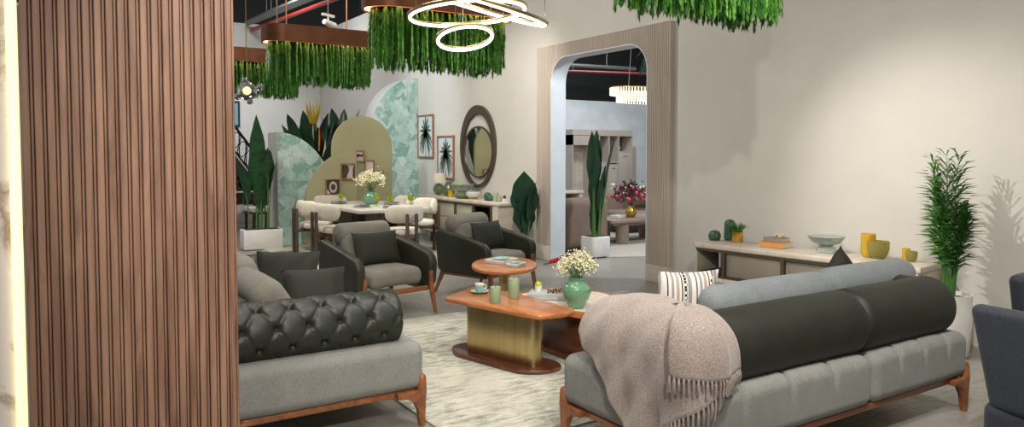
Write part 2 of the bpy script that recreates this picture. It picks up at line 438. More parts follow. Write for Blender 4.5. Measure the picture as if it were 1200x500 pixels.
# ------------------------------------------------------------------ the setting
YZX = Matrix(((0, 0, 1, 0), (1, 0, 0, 0), (0, 1, 0, 0), (0, 0, 0, 1)))   # outline in (Y,Z), thickness along X
XZY = Matrix(((1, 0, 0, 0), (0, 0, 1, 0), (0, 1, 0, 0), (0, 0, 0, 1)))   # outline in (X,Z), thickness along Y
OA, OB, OT, OR = 6.48, 8.41, 2.82, .34                                    # archway: near jamb, far jamb, head, corner radius
struct(MB().box((5, 9, -.05), (24, 26, .1)).build('floor', 'floor', smooth=0))
struct(MB().box((5, 9, 5.25), (24, 26, .1)).build('ceiling', 'black', smooth=0))
notch = [(OA, 0)] + [(OA+OR-OR*cos(a), OT-OR+OR*sin(a)) for a in [pi/2*i/10 for i in range(11)]] + [(OB-OR+OR*sin(a), OT-OR+OR*cos(a)) for a in [pi/2*i/10 for i in range(11)]] + [(OB, 0)]
out = [(-3.5, 0)] + notch + [(18.5, 0), (18.5, 4.55), (-3.5, 4.55)]
struct(MB().prism(out, 6.14, 6.30, m=YZX).build('wall_right', 'wall', smooth=0))
struct(MB().box((.5, 18.6, 2.275), (12, .2, 4.55)).build('wall_back', 'wall', smooth=0))
struct(MB().box((11.2, 16.1, 1.475), (9.8, .2, 2.95)).build('wall_showroom', 'white', smooth=0))
struct(MB().box((11.2, 16.12, 4.07), (9.8, .2, 2.24)).build('trim_1', 'black', smooth=0))
# archway lining
lin = []
for (y, z) in notch: lin.append((y, z))
inn = [(OA+.012, 0)] + [(OA+OR-(OR-.012)*cos(a), OT-OR+(OR-.012)*sin(a)) for a in [pi/2*i/10 for i in range(11)]] + [(OB-OR+(OR-.012)*sin(a), OT-OR+(OR-.012)*cos(a)) for a in [pi/2*i/10 for i in range(11)]] + [(OB-.012, 0)]
mb = MB(); n = len(lin)
vs = [(x, p[0], p[1]) for x in (6.06, 6.31) for p in lin] + [(x, p[0], p[1]) for x in (6.06, 6.31) for p in inn]
fs = []
for i in range(n-1):
    fs += [(i, i+1, n+i+1, n+i), (2*n+i+1, 2*n+i, 3*n+i, 3*n+i+1), (i+1, i, 2*n+i, 2*n+i+1), (n+i, n+i+1, 3*n+i+1, 3*n+i)]
mb.add(vs, fs); struct(mb.build('trim_2', 'lining'))
# fluted surround of the archway
def zlow(y):
    if y <= OA or y >= OB: return .2
    if y < OA+OR: return OT-OR+sqrt(max(0, OR*OR-(OA+OR-y)**2))
    if y > OB-OR: return OT-OR+sqrt(max(0, OR*OR-(y-OB+OR)**2))
    return OT
mb = MB()
y = 6.12; pitch = .0295
while y < 8.77:
    z0 = max(zlow(y), zlow(y+.02)) if OA-.02 < y < OB else .2
    if OA-.021 < y < OA: z0 = OT-OR if False else z0
    w = .0195
    pr = [(6.09, y), (6.066, y+.002), (6.062, y+w/2), (6.066, y+w-.002), (6.09, y+w)]
    mb.add([(p[0], p[1], z) for z in (z0, 3.0) for p in pr], [(0, 1, 6, 5), (1, 2, 7, 6), (2, 3, 8, 7), (3, 4, 9, 8), (5, 6, 7, 8, 9), (4, 3, 2, 1, 0)])
    y += pitch
back = [(6.12, .2)] + [(OA, .2)] + notch[1:-1] + [(OB, .2), (8.77, .2), (8.77, 3.0), (6.12, 3.0)]
mb.prism(back, 6.085, 6.14, m=YZX)
struct(mb.build('trim_3', 'flute', smooth=0))
struct(MB().rbox((6.095, 6.30, .1), (.09, .36, .2), .006, 2).build('trim_4', 'plinth'))
struct(MB().rbox((6.095, 8.59, .1), (.09, .36, .2), .006, 2).build('trim_5', 'plinth'))
struct(MB().rbox((14.35, 15.985, .85), (.36, .03, 1.7), .008, 2).build('trim_6', 'flute'))
# walnut slatted column with a lit edge and the marble wall beside it
col = struct(MB().box((.223, 2.42, 2.55), (.49, .4, 5.1)).build('column', 'walnut_dark', smooth=0))
mb = MB(); x = -.022
while x < .462:
    mb.rbox((x+.0085, 2.214, 2.55), (.017, .024, 5.09), .003, 2)
    mb.rbox((x+.0219, 2.220, 2.55), (.006, .024, 5.09), .002, 1)
    x += .0268
mb.rbox((.468, 2.215, 2.55), (.008, .036, 5.09), .002, 1)
struct(mb.build('slat_cladding', 'walnut', col))
struct(MB().box((-.75, 2.36, 2.5), (1.40, .1, 5)).build('wall_left', 'marble', smooth=0))
led = MB().rbox((-.040, 2.30, 2.5), (.026, .012, 5), .004, 2).build('light_strip', 'led_strip')
tag(led, 'warm glowing light strip along the edge of the slatted column', 'light strip')

# ceiling services
def pipe(name, label, cat, a, b, r, mat, sq=False):
    o = tag(MB().tube([a, b], r, 4 if sq else 10).build(name, mat), label, cat)
    for f in (.15, .5, .85):
        p = V(a).lerp(V(b), f); MB().tube([p, V((p.x, p.y, 5.2))], .008, 6).build('hanger_rod', 'grey_metal', o)
    return o
pipe('sprinkler_pipe', 'long red sprinkler pipe running under the black ceiling', 'pipe', (5.30, 10, 4.45), (4.46, 18.4, 4.45), .045, 'pipe_red')
pipe('cable_tray', 'long grey metal tray beside the red pipe under the ceiling', 'cable tray', (5.2, 10, 4.62), (4.36, 18.4, 4.62), .09, 'grey_metal', True)
pipe('sprinkler_pipe', 'thin dark red pipe under the ceiling seen through the archway', 'pipe', (7.6, 15.0, 3.45), (14.0, 13.2, 3.45), .035, 'pipe_dark')
pipe('air_duct', 'thin grey duct under the dark ceiling seen through the archway', 'duct', (7.5, 15.6, 3.75), (13.5, 14.9, 3.75), .05, 'grey_metal')
t = thing('ceiling_light', 'flat pale disc light on the dark ceiling behind the archway', 'ceiling light', (9.6, 14.2, 3.25))
MB().lathe([(.0, .03), (.2, .03), (.22, 0), (0, 0)], n=20).build('disc', 'grey_metal', t)
MB().tube([(0, 0, .03), (0, 0, 1.9)], .012, 6).build('rod', 'grey_metal', t)
def spotlight(x, y, z, rz, label):
    t = thing('track_spotlight', label, 'spotlight', (x, y, z), rz, 'track spotlights under the ceiling')
    MB().tube([(-.07, 0, 0), (.11, 0, -.03)], [.035, .042], 12).build('lamp_head', 'pot_white', t)
    MB().tube([(0, 0, 0), (0, 0, .07)], .012, 6).build('bracket', 'pot_white', t)
    MB().box((0, 0, .085), (.2, .035, .03)).build('track', 'pot_white', t)
    MB().tube([(0, 0, .1), (0, 0, 5.2-z)], .006, 6).build('hanging_rod', 'grey_metal', t)
spotlight(3.1, 9.0, 3.12, .5, 'white track spotlight hanging just above the middle green pendant')
spotlight(2.75, 10.0, 2.86, .2, 'small white spotlight hanging behind the left end of the middle green pendant')
spotlight(3.22, 7.6, 2.84, 2.2, 'white track spotlight hanging by the left end of the front copper pendant')

# ------------------------------------------------------------------ freestanding partitions behind the dining set
q1 = [(3.33, .0)] + [(3.33+1.0*sin(a), .5+1.35*cos(a)) for a in [pi/2*i/18 for i in range(19)]] + [(4.33, 0)]
t = thing('arched_partition', 'low quarter arch partition with tropical leaf wallpaper, behind the white planter', 'partition', (0, 12.2, 0))
MB().prism(q1, .01, .55, m=XZY).build('core', 'grey_side', t, smooth=30)
MB().prism([(x+(.004 if i else .002), z) for i, (x, z) in enumerate(q1)], 0, .012, m=XZY).build('wallpaper_face', 'wallpaper', t, smooth=0, label='tropical leaf wallpaper')
q2 = [(6.135, 0), (6.135, 2.92)] + [(6.135-.92*sin(a), 1.9+1.02*cos(a)) for a in [pi/2*i/18 for i in range(1, 19)]] + [(5.215, 0)]
t = thing('arched_partition', 'tall quarter arch partition with tropical leaf wallpaper against the long wall', 'partition', (0, 12.8, 0))
MB().prism(q2, .01, .45, m=XZY).build('core', 'grey_side', t, smooth=30)
MB().prism(q2, 0, .012, m=XZY).build('wallpaper_face', 'wallpaper', t, smooth=0, label='tropical leaf wallpaper')
big = [(4.19, 0)] + [(4.73-.54*cos(a), 1.6+.54*sin(a)) for a in [pi*i/24 for i in range(25)]] + [(5.27, 0)]
tag(MB().prism(big, 12.04, 12.10, .006, m=XZY).build('arch_panel', 'sage'), 'tall round-topped sage green arch panel standing behind the dining table', 'panel')
sm = [(4.59, 0), (4.59, 1.56)] + [(4.59-.88*sin(a), .66+.9*cos(a)) for a in [pi/2*i/16 for i in range(1, 17)]] + [(3.71, 0)]
tag(MB().prism(sm, 11.97, 12.03, .006, m=XZY).build('arch_panel', 'sage'), 'lower quarter-round sage green panel standing in front of the taller arch panel', 'panel')

def small_frame(x0, x1, z0, z1, y, label, art):
    t = thing('picture_frame', label, 'picture', ((x0+x1)/2, y, z0), 0, 'small framed pictures on the sage panels')
    w = (x1-x0)/2; h = z1-z0
    MB().ringprism([(-w, 0), (w, 0), (w, h), (-w, h)], [(-w+.014, .014), (w-.014, .014), (w-.014, h-.014), (-w+.014, h-.014)], -.03, 0, m=XZY).build('frame', 'picture_wood', t, smooth=0)
    w -= .013
    MB().box((0, -.006, h/2), (2*w, .008, h-.026)).build('print', 'art_pink' if art != 2 else 'art_dark', t, smooth=0)
    d = MB()
    def blob(pts, yy): d.prism(pts, yy-.002, yy, m=XZY)
    if art == 0:
        blob([(-w, .02), (-w*.2, .02), (-w*.1, h*.3), (w*.2, h*.55), (w*.1, h*.85), (-w*.4, h-.02), (-w, h-.02)], -.010)
        blob([(w*.75, .02), (w, .02), (w, h-.02), (w*.8, h*.7)], -.010)
        dd = 'art_dark'
    elif art == 1:
        blob([(-w, h*.45), (-w*.5, h*.4), (0, h*.5), (w*.6, h*.42), (w, h*.52), (w*.9, h*.68), (w*.2, h*.62), (-w*.3, h*.72), (-w, h*.66)], -.010); dd = 'art_dark'
    elif art == 2:
        d.ringprism([(p[0]*w*.62+.1*w, h*.5+p[1]*h*.36) for p in arc(0, 0, 1, 0, 2*pi, 20)[:-1]], [(p[0]*w*.38+.1*w, h*.5+p[1]*h*.2) for p in arc(0, 0, 1, 0, 2*pi, 20)[:-1]], -.012, -.010, m=XZY)
        blob([(-w, .02), (-w*.3, .02), (-w*.6, h*.25), (-w, h*.4)], -.010); dd = 'art_pink'
    elif art == 3:
        blob([(-w*.5, h*.2), (-w*.35, h*.8), (-w*.2, h*.82), (-w*.3, h*.3)], -.010); blob([(w*.1, h*.25), (w*.3, h*.75), (w*.45, h*.7), (w*.3, h*.22)], -.010); dd = 'art_white'
    else:
        blob([(-w, h*.3), (-w*.2, h*.36), (w*.5, h*.75), (w*.6, h*.6), (w*.2, h*.32), (-w*.6, h*.18)], -.010); dd = 'art_dark'
    d.build('motif', dd, t, smooth=0)
small_frame(4.597, 4.745, 1.36, 1.555, 12.04, 'small framed print with a dark band, topmost of the five on the sage panels', 1)
small_frame(4.31, 4.555, 1.07, 1.335, 11.97, 'square framed print of dark and pink curves on the lower sage panel', 0)
small_frame(4.045, 4.285, .815, 1.08, 11.97, 'dark square framed print with a pink ring, lowest of the five', 2)
small_frame(4.755, 4.925, 1.18, 1.39, 12.04, 'pale pink framed print on the tall sage panel, right below the topmost', 3)
small_frame(4.945, 5.10, 1.0, 1.21, 12.04, 'small framed print with a dark sweep, farthest right on the tall sage panel', 4)

# ------------------------------------------------------------------ wall pictures and mirror on the long wall
def palm_picture(y0, y1, z0, z1, label):
    t = thing('framed_palm_print', label, 'picture', (6.138, (y0+y1)/2, z0), 0, 'palm prints above the far sideboard')
    w = (y1-y0)/2; h = z1-z0
    MB().ringprism([(-w, 0), (w, 0), (w, h), (-w, h)], [(-w+.025, .025), (w-.025, .025), (w-.025, h-.025), (-w+.025, h-.025)], -.035, 0, m=YZX).build('frame', 'picture_wood', t, smooth=0)
    MB().box((-.012, 0, h/2), (.01, 2*w-.05, h-.05)).build('print', 'paper', t, smooth=0)
    d = MB(); cz = h*.55
    d.prism([(-.012, .03), (.012, .03), (.008, cz), (-.008, cz)], -.0195, -.0175, m=YZX)
    for k in range(17):
        a = R(-62+k*302/16.); L = (.46 if 20 < math.degrees(a) < 160 else .40)*(.9+.2*random.random())*h
        dx, dz = cos(a), sin(a)
        pts = []; 
        for s in (0, .25, .5, .75, 1):
            pts.append((dx*L*s*.8, cz+dz*L*s-.16*h*s*s*(.3+abs(dx)), .026*sin(pi*min(1, s*.7+.2))**.7+.002))
        nx, nz = -dz, dx
        up = [(p[0]+nx*p[2], p[1]+nz*p[2]) for p in pts]; lo = [(p[0]-nx*p[2], p[1]-nz*p[2]) for p in pts]
        lim = lambda p: (max(-w+.03, min(w-.03, p[0])), max(.03, min(h-.03, p[1])))
        d.prism([lim(p) for p in up+lo[::-1]], -.0195, -.0175, m=YZX)
    d.build('palm_drawing', 'print_green', t, smooth=0)
palm_picture(12.13, 12.77, 1.43, 2.22, 'framed palm tree print beside the tall wallpapered arch, higher of the two')
palm_picture(11.35, 11.96, 1.06, 1.82, 'framed palm tree print above the table lamp, lower of the two')
t = thing('wall_mirror', 'round mirror in an off-centre dark bronze oval frame above the far sideboard', 'mirror', (6.138, 10.52, 1.62))
N = 64
o_ = [(.56*cos(2*pi*i/N), .67*sin(2*pi*i/N)) for i in range(N)]
i_ = [(-.01+.475*cos(2*pi*i/N), -.045+.575*sin(2*pi*i/N)) for i in range(N)]
MB().ringprism(o_, i_, -.05, -.005, m=YZX).build('oval_frame', 'mirror_frame', t)
mm = T(0, -.03, -.09)
MB(mm).prism([(.455*cos(2*pi*i/N), .40*sin(2*pi*i/N)) for i in range(N)], -.035, -.022, m=YZX).build('mirror_glass', 'mirror', t, smooth=0)
MB(mm).ringprism([(.475*cos(2*pi*i/N), .42*sin(2*pi*i/N)) for i in range(N)], [(.452*cos(2*pi*i/N), .397*sin(2*pi*i/N)) for i in range(N)], -.05, -.02, m=YZX).build('mirror_rim', 'mirror_frame', t)

# ------------------------------------------------------------------ sideboards
def sideboard(loc, rz, L, D, H, label, posts, kinds, sf, leftround=.12, door='door'):
    """front along local x at y=0, depth toward +y"""
    t = thing('sideboard', label, 'sideboard', loc, rz)
    pl = [(L, 0), (L, D), (.0, D)] + [(leftround*(1-sin(a)), leftround*(1-cos(a))) for a in [pi/2*i/6 for i in range(7)]]
    top = [(L, 0), (L, D)] + arc(.10, D-.1, .1, pi/2, pi, 5) + arc(.10, .1, .1, pi, 1.5*pi, 5)
    MB().prism(top, H-.055, H, .018, k=3).build('worktop', 'ashY', t)
    MB().rbox((L-.10, D/2, (H-.055)/2), (.16, D-.02, H-.055), .006, 2).build('end_panel', 'ashY', t)
    sh = sf*H
    low = [(L-.18, .01), (L-.18, D-.01)] + arc(.12, D-.11, .1, pi/2, pi, 5) + arc(.12, .11, .1, pi, 1.5*pi, 5)
    MB().prism(low, sh-.05, sh, .015, k=3).build('lower_shelf', 'ashY', t)
    MB().box((L/2+.05, D/2+.03, (sh-.05)/2), (L-.6, D-.14, sh-.05)).build('recessed_base', 'dark_wood', t, smooth=0)
    MB().box(((L-.18)/2+.03, D-.03, (sh+H-.055)/2), (L-.26, .02, H-.055-sh)).build('back_panel', 'niche', t, smooth=0)
    MB().box(((L-.18)/2+.04, .035, H-.0655), (L-.26, .05, .02)).build('top_rail', 'bronze', t, smooth=0)
    MB().box(((L-.18)/2+.04, .035, sh+.009), (L-.26, .05, .018)).build('bottom_rail', 'bronze', t, smooth=0)
    xs = posts
    for i, x in enumerate(xs):
        if i == 0 and kinds[0] == 'o': continue
        MB().rbox((x, .035, (sh+H-.055)/2), (.035, .06, H-.055-sh), .004, 1).build('upright', 'bronze', t)
    for i in range(len(xs)-1):
        a, b = xs[i]+.0175, xs[i+1]-.0175; k = kinds[i]
        zc = (sh+H-.055)/2; hh = H-.055-sh-.04
        if k == 'o':
            MB().box(((a+b)/2, D/2+.02, sh+.018+.008), (b-a, D-.12, .014)).build('niche_floor', 'dark_wood', t, smooth=0)
        else:
            d = MB().rbox(((a+b)/2, .045, zc), (b-a-.006, .02, hh), .003, 1).build('door', door, t)
            if k != 'd' or door == 'door': MB().box(((a+b)/2, .0345, zc+(.0 if k == 'd' else .06)), (b-a-.01, .004, .006)).build('groove', 'bronze', d, smooth=0)
    for i in (0,):
        MB().rbox((xs[0]-.0, D/2, (sh+H-.055)/2), (.02, D-.1, H-.055-sh), .004, 1).build('side_panel', 'door', t)
    return t
sideboard((5.46, 5.22, 0), atan2(-2.16, .22), 2.18, .46, .63, 'long low cream sideboard with open niches behind the grey sofa', [.05, .39, 1.01, 1.55, 1.96], 'oddd', .49, door='door_dark')
sideboard((5.6, 11.78, 0), -pi/2, 2.72, .46, .79, 'cream topped sideboard with taupe doors under the oval mirror', [.07, .735, 1.39, 1.965, 2.50], 'dddo', .3)
# ------------------------------------------------------------------ rugs
def rug(x0, x1, y0, y1, label, mat='rug', rz=0, h=.012, z=0):
    o = MB().prism(roundpoly([(-(x1-x0)/2, -(y1-y0)/2), ((x1-x0)/2, -(y1-y0)/2), ((x1-x0)/2, (y1-y0)/2), (-(x1-x0)/2, (y1-y0)/2)], .03), 0, h, .004).build('rug', mat)
    o.location = ((x0+x1)/2, (y0+y1)/2, z); o.rotation_euler = (0, 0, rz); tag(o, label, 'rug'); return o
rug(1.815, 5.40, 3.19, 6.10, 'large cream and grey distressed rug under the coffee tables')
rug(2.98, 5.45, 9.05, 11.9, 'pale distressed rug under the dining table')
rug(7.6, 10.6, 7.4, 11.2, 'plain cream rug in the room behind the archway', 'rug_cream', -.45)

# ------------------------------------------------------------------ sofas
def puff(ax, ay, az, hx, hy, hz, amt):
    return lambda x, y, z: (x*(1+ax*(1-(2*y/hy)**2)*(1-(2*z/hz)**2)), y*(1+ay*(1-(2*x/hx)**2)*(1-(2*z/hz)**2)), z*(1+az*(1-min(1, (2*x/hx)**2))*(1-min(1, (2*y/hy)**2))))
def cushion(w, d, h, r, m, name, mat, parent, n=(6, 3, 6), pf=.14, seam=True):
    fn = puff(.02, pf, .03, w, d, h, 1)
    mb = MB(m).rbox((0, 0, 0), (w, d, h), r, 4, n, fn)
    return mb.build(name, mat, parent, 60)
def throw_pillow(w, h, d, m, name, label, mat, cat='pillow', n=14, group=None):
    """two-sided knife-edge pillow standing in local XZ"""
    mb = MB()
    def side(sg):
        def f(u, v):
            a, b = 2*u-1, 2*v-1
            k = (1-abs(a)**2.6)*(1-abs(b)**2.6)
            pinch = 1-.07*(1-abs(a)**2)*abs(b)**3; pinch2 = 1-.07*(1-abs(b)**2)*abs(a)**3
            wr = .006*noise.noise((a*3+w*10, b*3, sg))
            return (a*w/2*pinch2, sg*(d/2*k**.55+wr*k), b*h/2*pinch)
        return f
    mb.grid(side(1), n, n); mb.grid(side(-1), n, n)
    o = mb.build(name, mat, None, 80); o.matrix_world = m
    return tag(o, label, cat, group)
def rollmesh(L, r, tuft=False, cap=.09, nu=60, nv=40, pu=.165, flat=1.0):
    """upholstered bolster along local x from 0 to L, axis at the origin"""
    if tuft: nu, nv = int(L*110), 110
    dth = R(46); du = pu
    def f(u, v):
        x = u*L; e = min(x, L-x); s = 1
        if e < cap: s = max(.0, 1-(1-e/cap)**2.6)**.42 if e > 0 else 0.0
        if u in (0, 1): s = .0
        th = 2*pi*v
        rr = r*s*(1+.012*noise.noise((x*4, cos(th)*2, sin(th)*2)))
        if tuft:
            # diamond tufting : buttons on a staggered lattice, creases between diagonal neighbours
            j = (th-R(-20))/dth; i = x/du
            best = 9
            for jj in (math.floor(j), math.floor(j)+1):
                if jj < 0 or jj > 5: continue
                o = .5*(jj % 2)
                ii = round(i-o)+o
                if ii*du < .05 or ii*du > L-.05: continue
                best = min(best, hypot((i-ii)*du, (j-jj)*dth*r))
            dp = .026*exp(-(best/.016)**2) + .012*exp(-(best/.04)**2)
            if 0 <= j <= 5:
                d1 = abs(((i+j*.5) % 1+.5) % 1-.5)*du*.8; d2 = abs(((i-j*.5) % 1+.5) % 1-.5)*du*.8
                dp += .009*exp(-(min(d1, d2)/.0075)**2)
            else:
                o = 0
                dd = abs(((i-o) % 1+.5) % 1-.5)*du
                fade = max(0, 1-abs(j if j < 0 else j-5)/1.6)
                dp += .009*fade*exp(-(dd/.008)**2)
            rr -= dp*s
        return (x, cos(th)*rr*flat, sin(th)*rr)
    return f, max(nu, 40), nv
def roll(name, mat, parent, L, r, m, tuft=False, cap=.09, label=None, flat=1.0):
    if tuft: cap = .05
    f, nu, nv = rollmesh(L, r, tuft, cap, flat=flat)
    o = MB(m).grid(f, nu, nv, False, True).build(name, mat, parent, 75)
    return o
def sofa(loc, rz, label, L=2.28, D=.93, tuft=False, leather='leather', backs=((.12, 1.36), (1.29, 2.22)), cushions=(), arms=(.13, .70)):
    t = thing('sofa', label, 'sofa', loc, rz)
    zb, zt = .205, .465
    seams = [L*.58]
    def basefn(x0, x1):
        def fn(x, y, z):
            X = x+(x0+x1)/2
            if z > .02:
                for c in [x0+(x1-x0)*k/4 for k in (1, 2, 3)]:
                    d = abs(X-c); fade = max(0, min(1, (z-.0)/.1))*max(0, min(1, (abs(y)-.18)/.12)) if abs(y) > .18 else 0
                    z -= .03*exp(-(d/.012)**2)*fade; y -= math.copysign(.026*exp(-(d/.012)**2)*fade, y); z += .008*(1-min(1, d/.15))*fade*0
                z += .012*(1-(2*x/(x1-x0))**2)
            return (x, y, z)
        return fn
    for (x0, x1) in ((0, seams[0]), (seams[0], L)):
        MB().rbox(((x0+x1)/2, D/2, (zb+zt)/2), (x1-x0-.004, D, zt-zb), .06, 5, (72, 12, 4), basefn(x0, x1)).build('seat_base', 'fab_grey', t, 60)
    # timber plinth rail and bracket legs
    rl = MB(); ins = .03
    rl.rbox((L/2, ins+.03, .19), (L-.1, .05, .035), .008, 2); rl.rbox((L/2, D-ins-.03, .19), (L-.1, .05, .035), .008, 2)
    rl.rbox((ins+.03, D/2, .19), (.05, D-.1, .035), .008, 2); rl.rbox((L-ins-.03, D/2, .19), (.05, D-.1, .035), .008, 2)
    rl.build('plinth_rail', 'oak_red', t)
    for sx in (0, 1):
        for sy in (0, 1):
            mb = MB()
            cx, cy = (0.018, L-.018)[sx], (.018, D-.018)[sy]; dx, dy = (1, -1)[sx], (1, -1)[sy]
            mb.tube([(cx, cy, .0), (cx, cy, .12), (cx, cy, .2), (cx, cy, .275), (cx, cy, .29)], [.018, .023, .028, .024, .014], 10)
            prof = [(0, .205), (.15, .205), (.15, .172), (.09, .165), (.05, .14), (.028, .09), (.02, .02), (-.012, .02)]
            mb.prism([(cx+dx*a, z) for a, z in prof], cy-.02, cy+.02, .006, m=XZY)
            mb.prism([(cy+dy*a, z) for a, z in prof], cx-.02, cx+.02, .006, m=YZX)
            mb.build('leg', 'oak_red', t)
    rr = .156 if tuft else .172
    for (a, b) in backs:
        roll('back_bolster', leather, t, b-a, rr, T(a, .19, zt+rr-.03) @ Matrix.Scale(-1, 4, (0, 1, 0)), tuft)
    for x in (.185, L-.2):
        y0, y1 = arms
        if not tuft and x > 1: y1 = .56
        roll('arm_bolster', leather, t, y1-y0, rr*(1.0 if tuft else .97), T(x, y0, zt+rr-.03) @ RZ(pi/2) @ Matrix.Scale(1 if tuft else -1, 4, (0, 1, 0)), tuft)
    for (x, y, z, w, d, h, tilt, mat) in cushions:
        cushion(w, d, h, .085, T(x, y, z) @ RX(tilt), 'back_cushion', mat, t)
    return t
sofa((2.28, 2.15, 0), 0, 'grey sofa with dark olive leather bolsters seen from behind, blush throw on its end', leather='leather3',
     cushions=[(1.005, .43, .645, .97, .19, .38, R(8), 'fab_blue'), (1.90, .43, .655, .86, .19, .38, R(8), 'fab_blue')])
sofa((.66, 5.93, 0), -pi/2, 'grey sofa with button tufted dark leather bolsters beside the slatted column', D=1.13, tuft=True, leather='leather2', arms=(.01, 1.045),
     backs=((.36, 1.92),), cushions=[(.85, .46, .66, .72, .19, .42, R(22), 'fab_grey2'), (1.60, .45, .625, .66, .19, .42, R(32), 'fab_grey2')])

throw_pillow(.36, .38, .13, T(3.02, 2.90, .672) @ RZ(R(-22)) @ RX(R(4)), 'cushion', 'black white and taupe striped woven cushion on the grey sofa beside the throw', 'stripes')
throw_pillow(.33, .33, .13, T(4.27, 2.80, .70) @ RZ(R(10)) @ RY(R(36)) @ RX(R(6)), 'cushion', 'dark olive cushion peeking up behind the grey sofa back cushions', 'pillow')
throw_pillow(.40, .30, .15, T(1.48, 4.60, .632) @ RZ(R(-8)) @ RX(R(-22)), 'cushion', 'dark olive cushion lying against the tufted arm, right end nearest the armchair', 'pillow')
throw_pillow(.44, .36, .15, T(1.45, 5.12, .655) @ RZ(R(-30)) @ RX(R(-20)), 'cushion', 'dark olive cushion behind the grey back cushion on the tufted sofa', 'pillow')

# ------------------------------------------------------------------ throw with fringe
def make_throw():
    t = thing('throw_blanket', 'blush knitted throw with fringe draped over the end of the grey sofa', 'throw', (0, 0, 0))
    r = .192; zc = .607; ax, ay = 2.465, 2.34
    LA, LC, LB = .57, r*pi/2*1.0, .03                      # along the arm, round the corner, along the back
    S = LA+LC+LB
    def frame(s):
        if s < LA: return V((ax, ay+LA-s, 0)), V((-1, 0, 0)), V((0, -1, 0))
        if s < LA+LC:
            a = (s-LA)/LC*pi/2
            return V((ax, ay, 0)), V((-cos(a), -sin(a), 0)), V((sin(a), -cos(a), 0))
        return V((ax+(s-LA-LC), ay, 0)), V((0, -1, 0)), V((1, 0, 0))
    # length of the drop below the bolster axis as a function of s
    keys = [(0, -.06), (.05, .03), (.195, .15), (.32, .33), (.42, .40), (.48, .39), (.58, .32), (.68, .22), (.76, .15), (.82, .10), (2, .08)]
    def drop(s):
        for (a, x), (b, y) in zip(keys, keys[1:]):
            if s <= b: return x+(y-x)*(s-a)/(b-a)
        return keys[-1][1]
    inner = .95
    def pos(s, v, lift=0):
        P, n, tg = frame(s); d = drop(s)
        tot = r*(inner+pi/2)+max(-.3, d)
        q = v*tot; base = r*(inner+pi/2)
        fold = .006*sin(s*23+.6+q*4)+.005*sin(s*41-q*7+1)+.010*noise.noise((s*6, q*6, 2))
        amp = .35+.9*min(1, max(0, (q-base*.5)/.35))
        fade = sin(min(1, max(0, (LA+.25-s)/.2))*pi/2) if s > LA else 1
        e = .062*sin(pi*min(1, max(0, (s-LA)/LC)))*min(1, max(0, (q-base*.72)/.14))
        sag = .05*max(0, 1-s/.30)**2
        fold += .006*sin((s*1.3+q)*24)
        if q < base:
            ph = -inner+q/r; rr = r+.012+e+fold*amp+lift+.012*exp(-((s-.3)/.2)**2)
            # far end of the arm falls away
            return P+n*(rr*sin(ph))+V((0, 0, zc-sag+rr*cos(ph)))
        dz = q-base
        rr = r+.012+e+fold*amp+lift+.012*exp(-((s-.3)/.2)**2)
        return P+n*rr+V((0, 0, zc-sag-dz))
    nu, nv = 96, 44
    o = MB().grid(lambda u, v: tuple(pos(u*S, v)), nu, nv).build('knit_cloth', 'throw', t, 80)
    md = o.modifiers.new('thickness', 'SOLIDIFY'); md.thickness = .009; md.offset = 0
    # overlapping flap that hangs round the corner and over the back bolster
    a0, a1 = LA+LC*.30, S+.06
    def pos2(s, v):
        P, n, tg = frame(min(s, 9)); P = P.copy(); 
        tot = r*(1.2+pi/2)+.03+.02*sin((s-a0)*9)
        q = v*tot; ph = -1.2+q/r
        fold = .014*sin(s*30+1.2)*min(1, q/.3)+.006*noise.noise((s*8, q*8, 5))
        rr = r+.026+fold+.085*sin(pi*min(1, max(0, (s-LA)/LC)))*min(1, max(0, (q/tot-.42)/.32))
        if ph < pi/2: p = P+n*(rr*sin(ph))+V((0, 0, zc+rr*cos(ph)))
        else: p = P+n*rr+V((0, 0, zc-(q-r*(pi/2+1.2))))
        skew = .09*(1-v)*0
        return p-tg*(.06*(1-v))
    o = MB().grid(lambda u, v: tuple(pos2(a0+(a1-a0)*u, v)), 40, 34).build('folded_flap', 'throw', t, 80)
    md = o.modifiers.new('thickness', 'SOLIDIFY'); md.thickness = .009; md.offset = 0
    # fringe tassels
    def tassel(p, n, L):
        mb = MB(); pts = []
        w = random.uniform(-.012, .012); w2 = random.uniform(-.008, .008)
        for k in range(6):
            f = k/5; pts.append(p+V((0, 0, .006-L*f))+n*(.002+.004*sin(f*5))+V((w*f*abs(n.y), w*f*abs(n.x), 0))+V((w2*sin(f*4),)*3)*.5)
        mb.tube(pts, [.0035, .006, .0058, .0052, .0056, .003], 6)
        mb.build('tassel', 'throw', t, 80)
    k = 0; s = .40
    while s < LA+LC*.9:
        P, n, tg = frame(s); tassel(pos(s, 1), n, random.uniform(.07, .10)); s += .0135
    u = 0
    while u <= 1.0:
        s = a0+(a1-a0)*u; P, n, tg = frame(s); tassel(pos2(s, 1), n, random.uniform(.062, .08)); u += .042
make_throw()

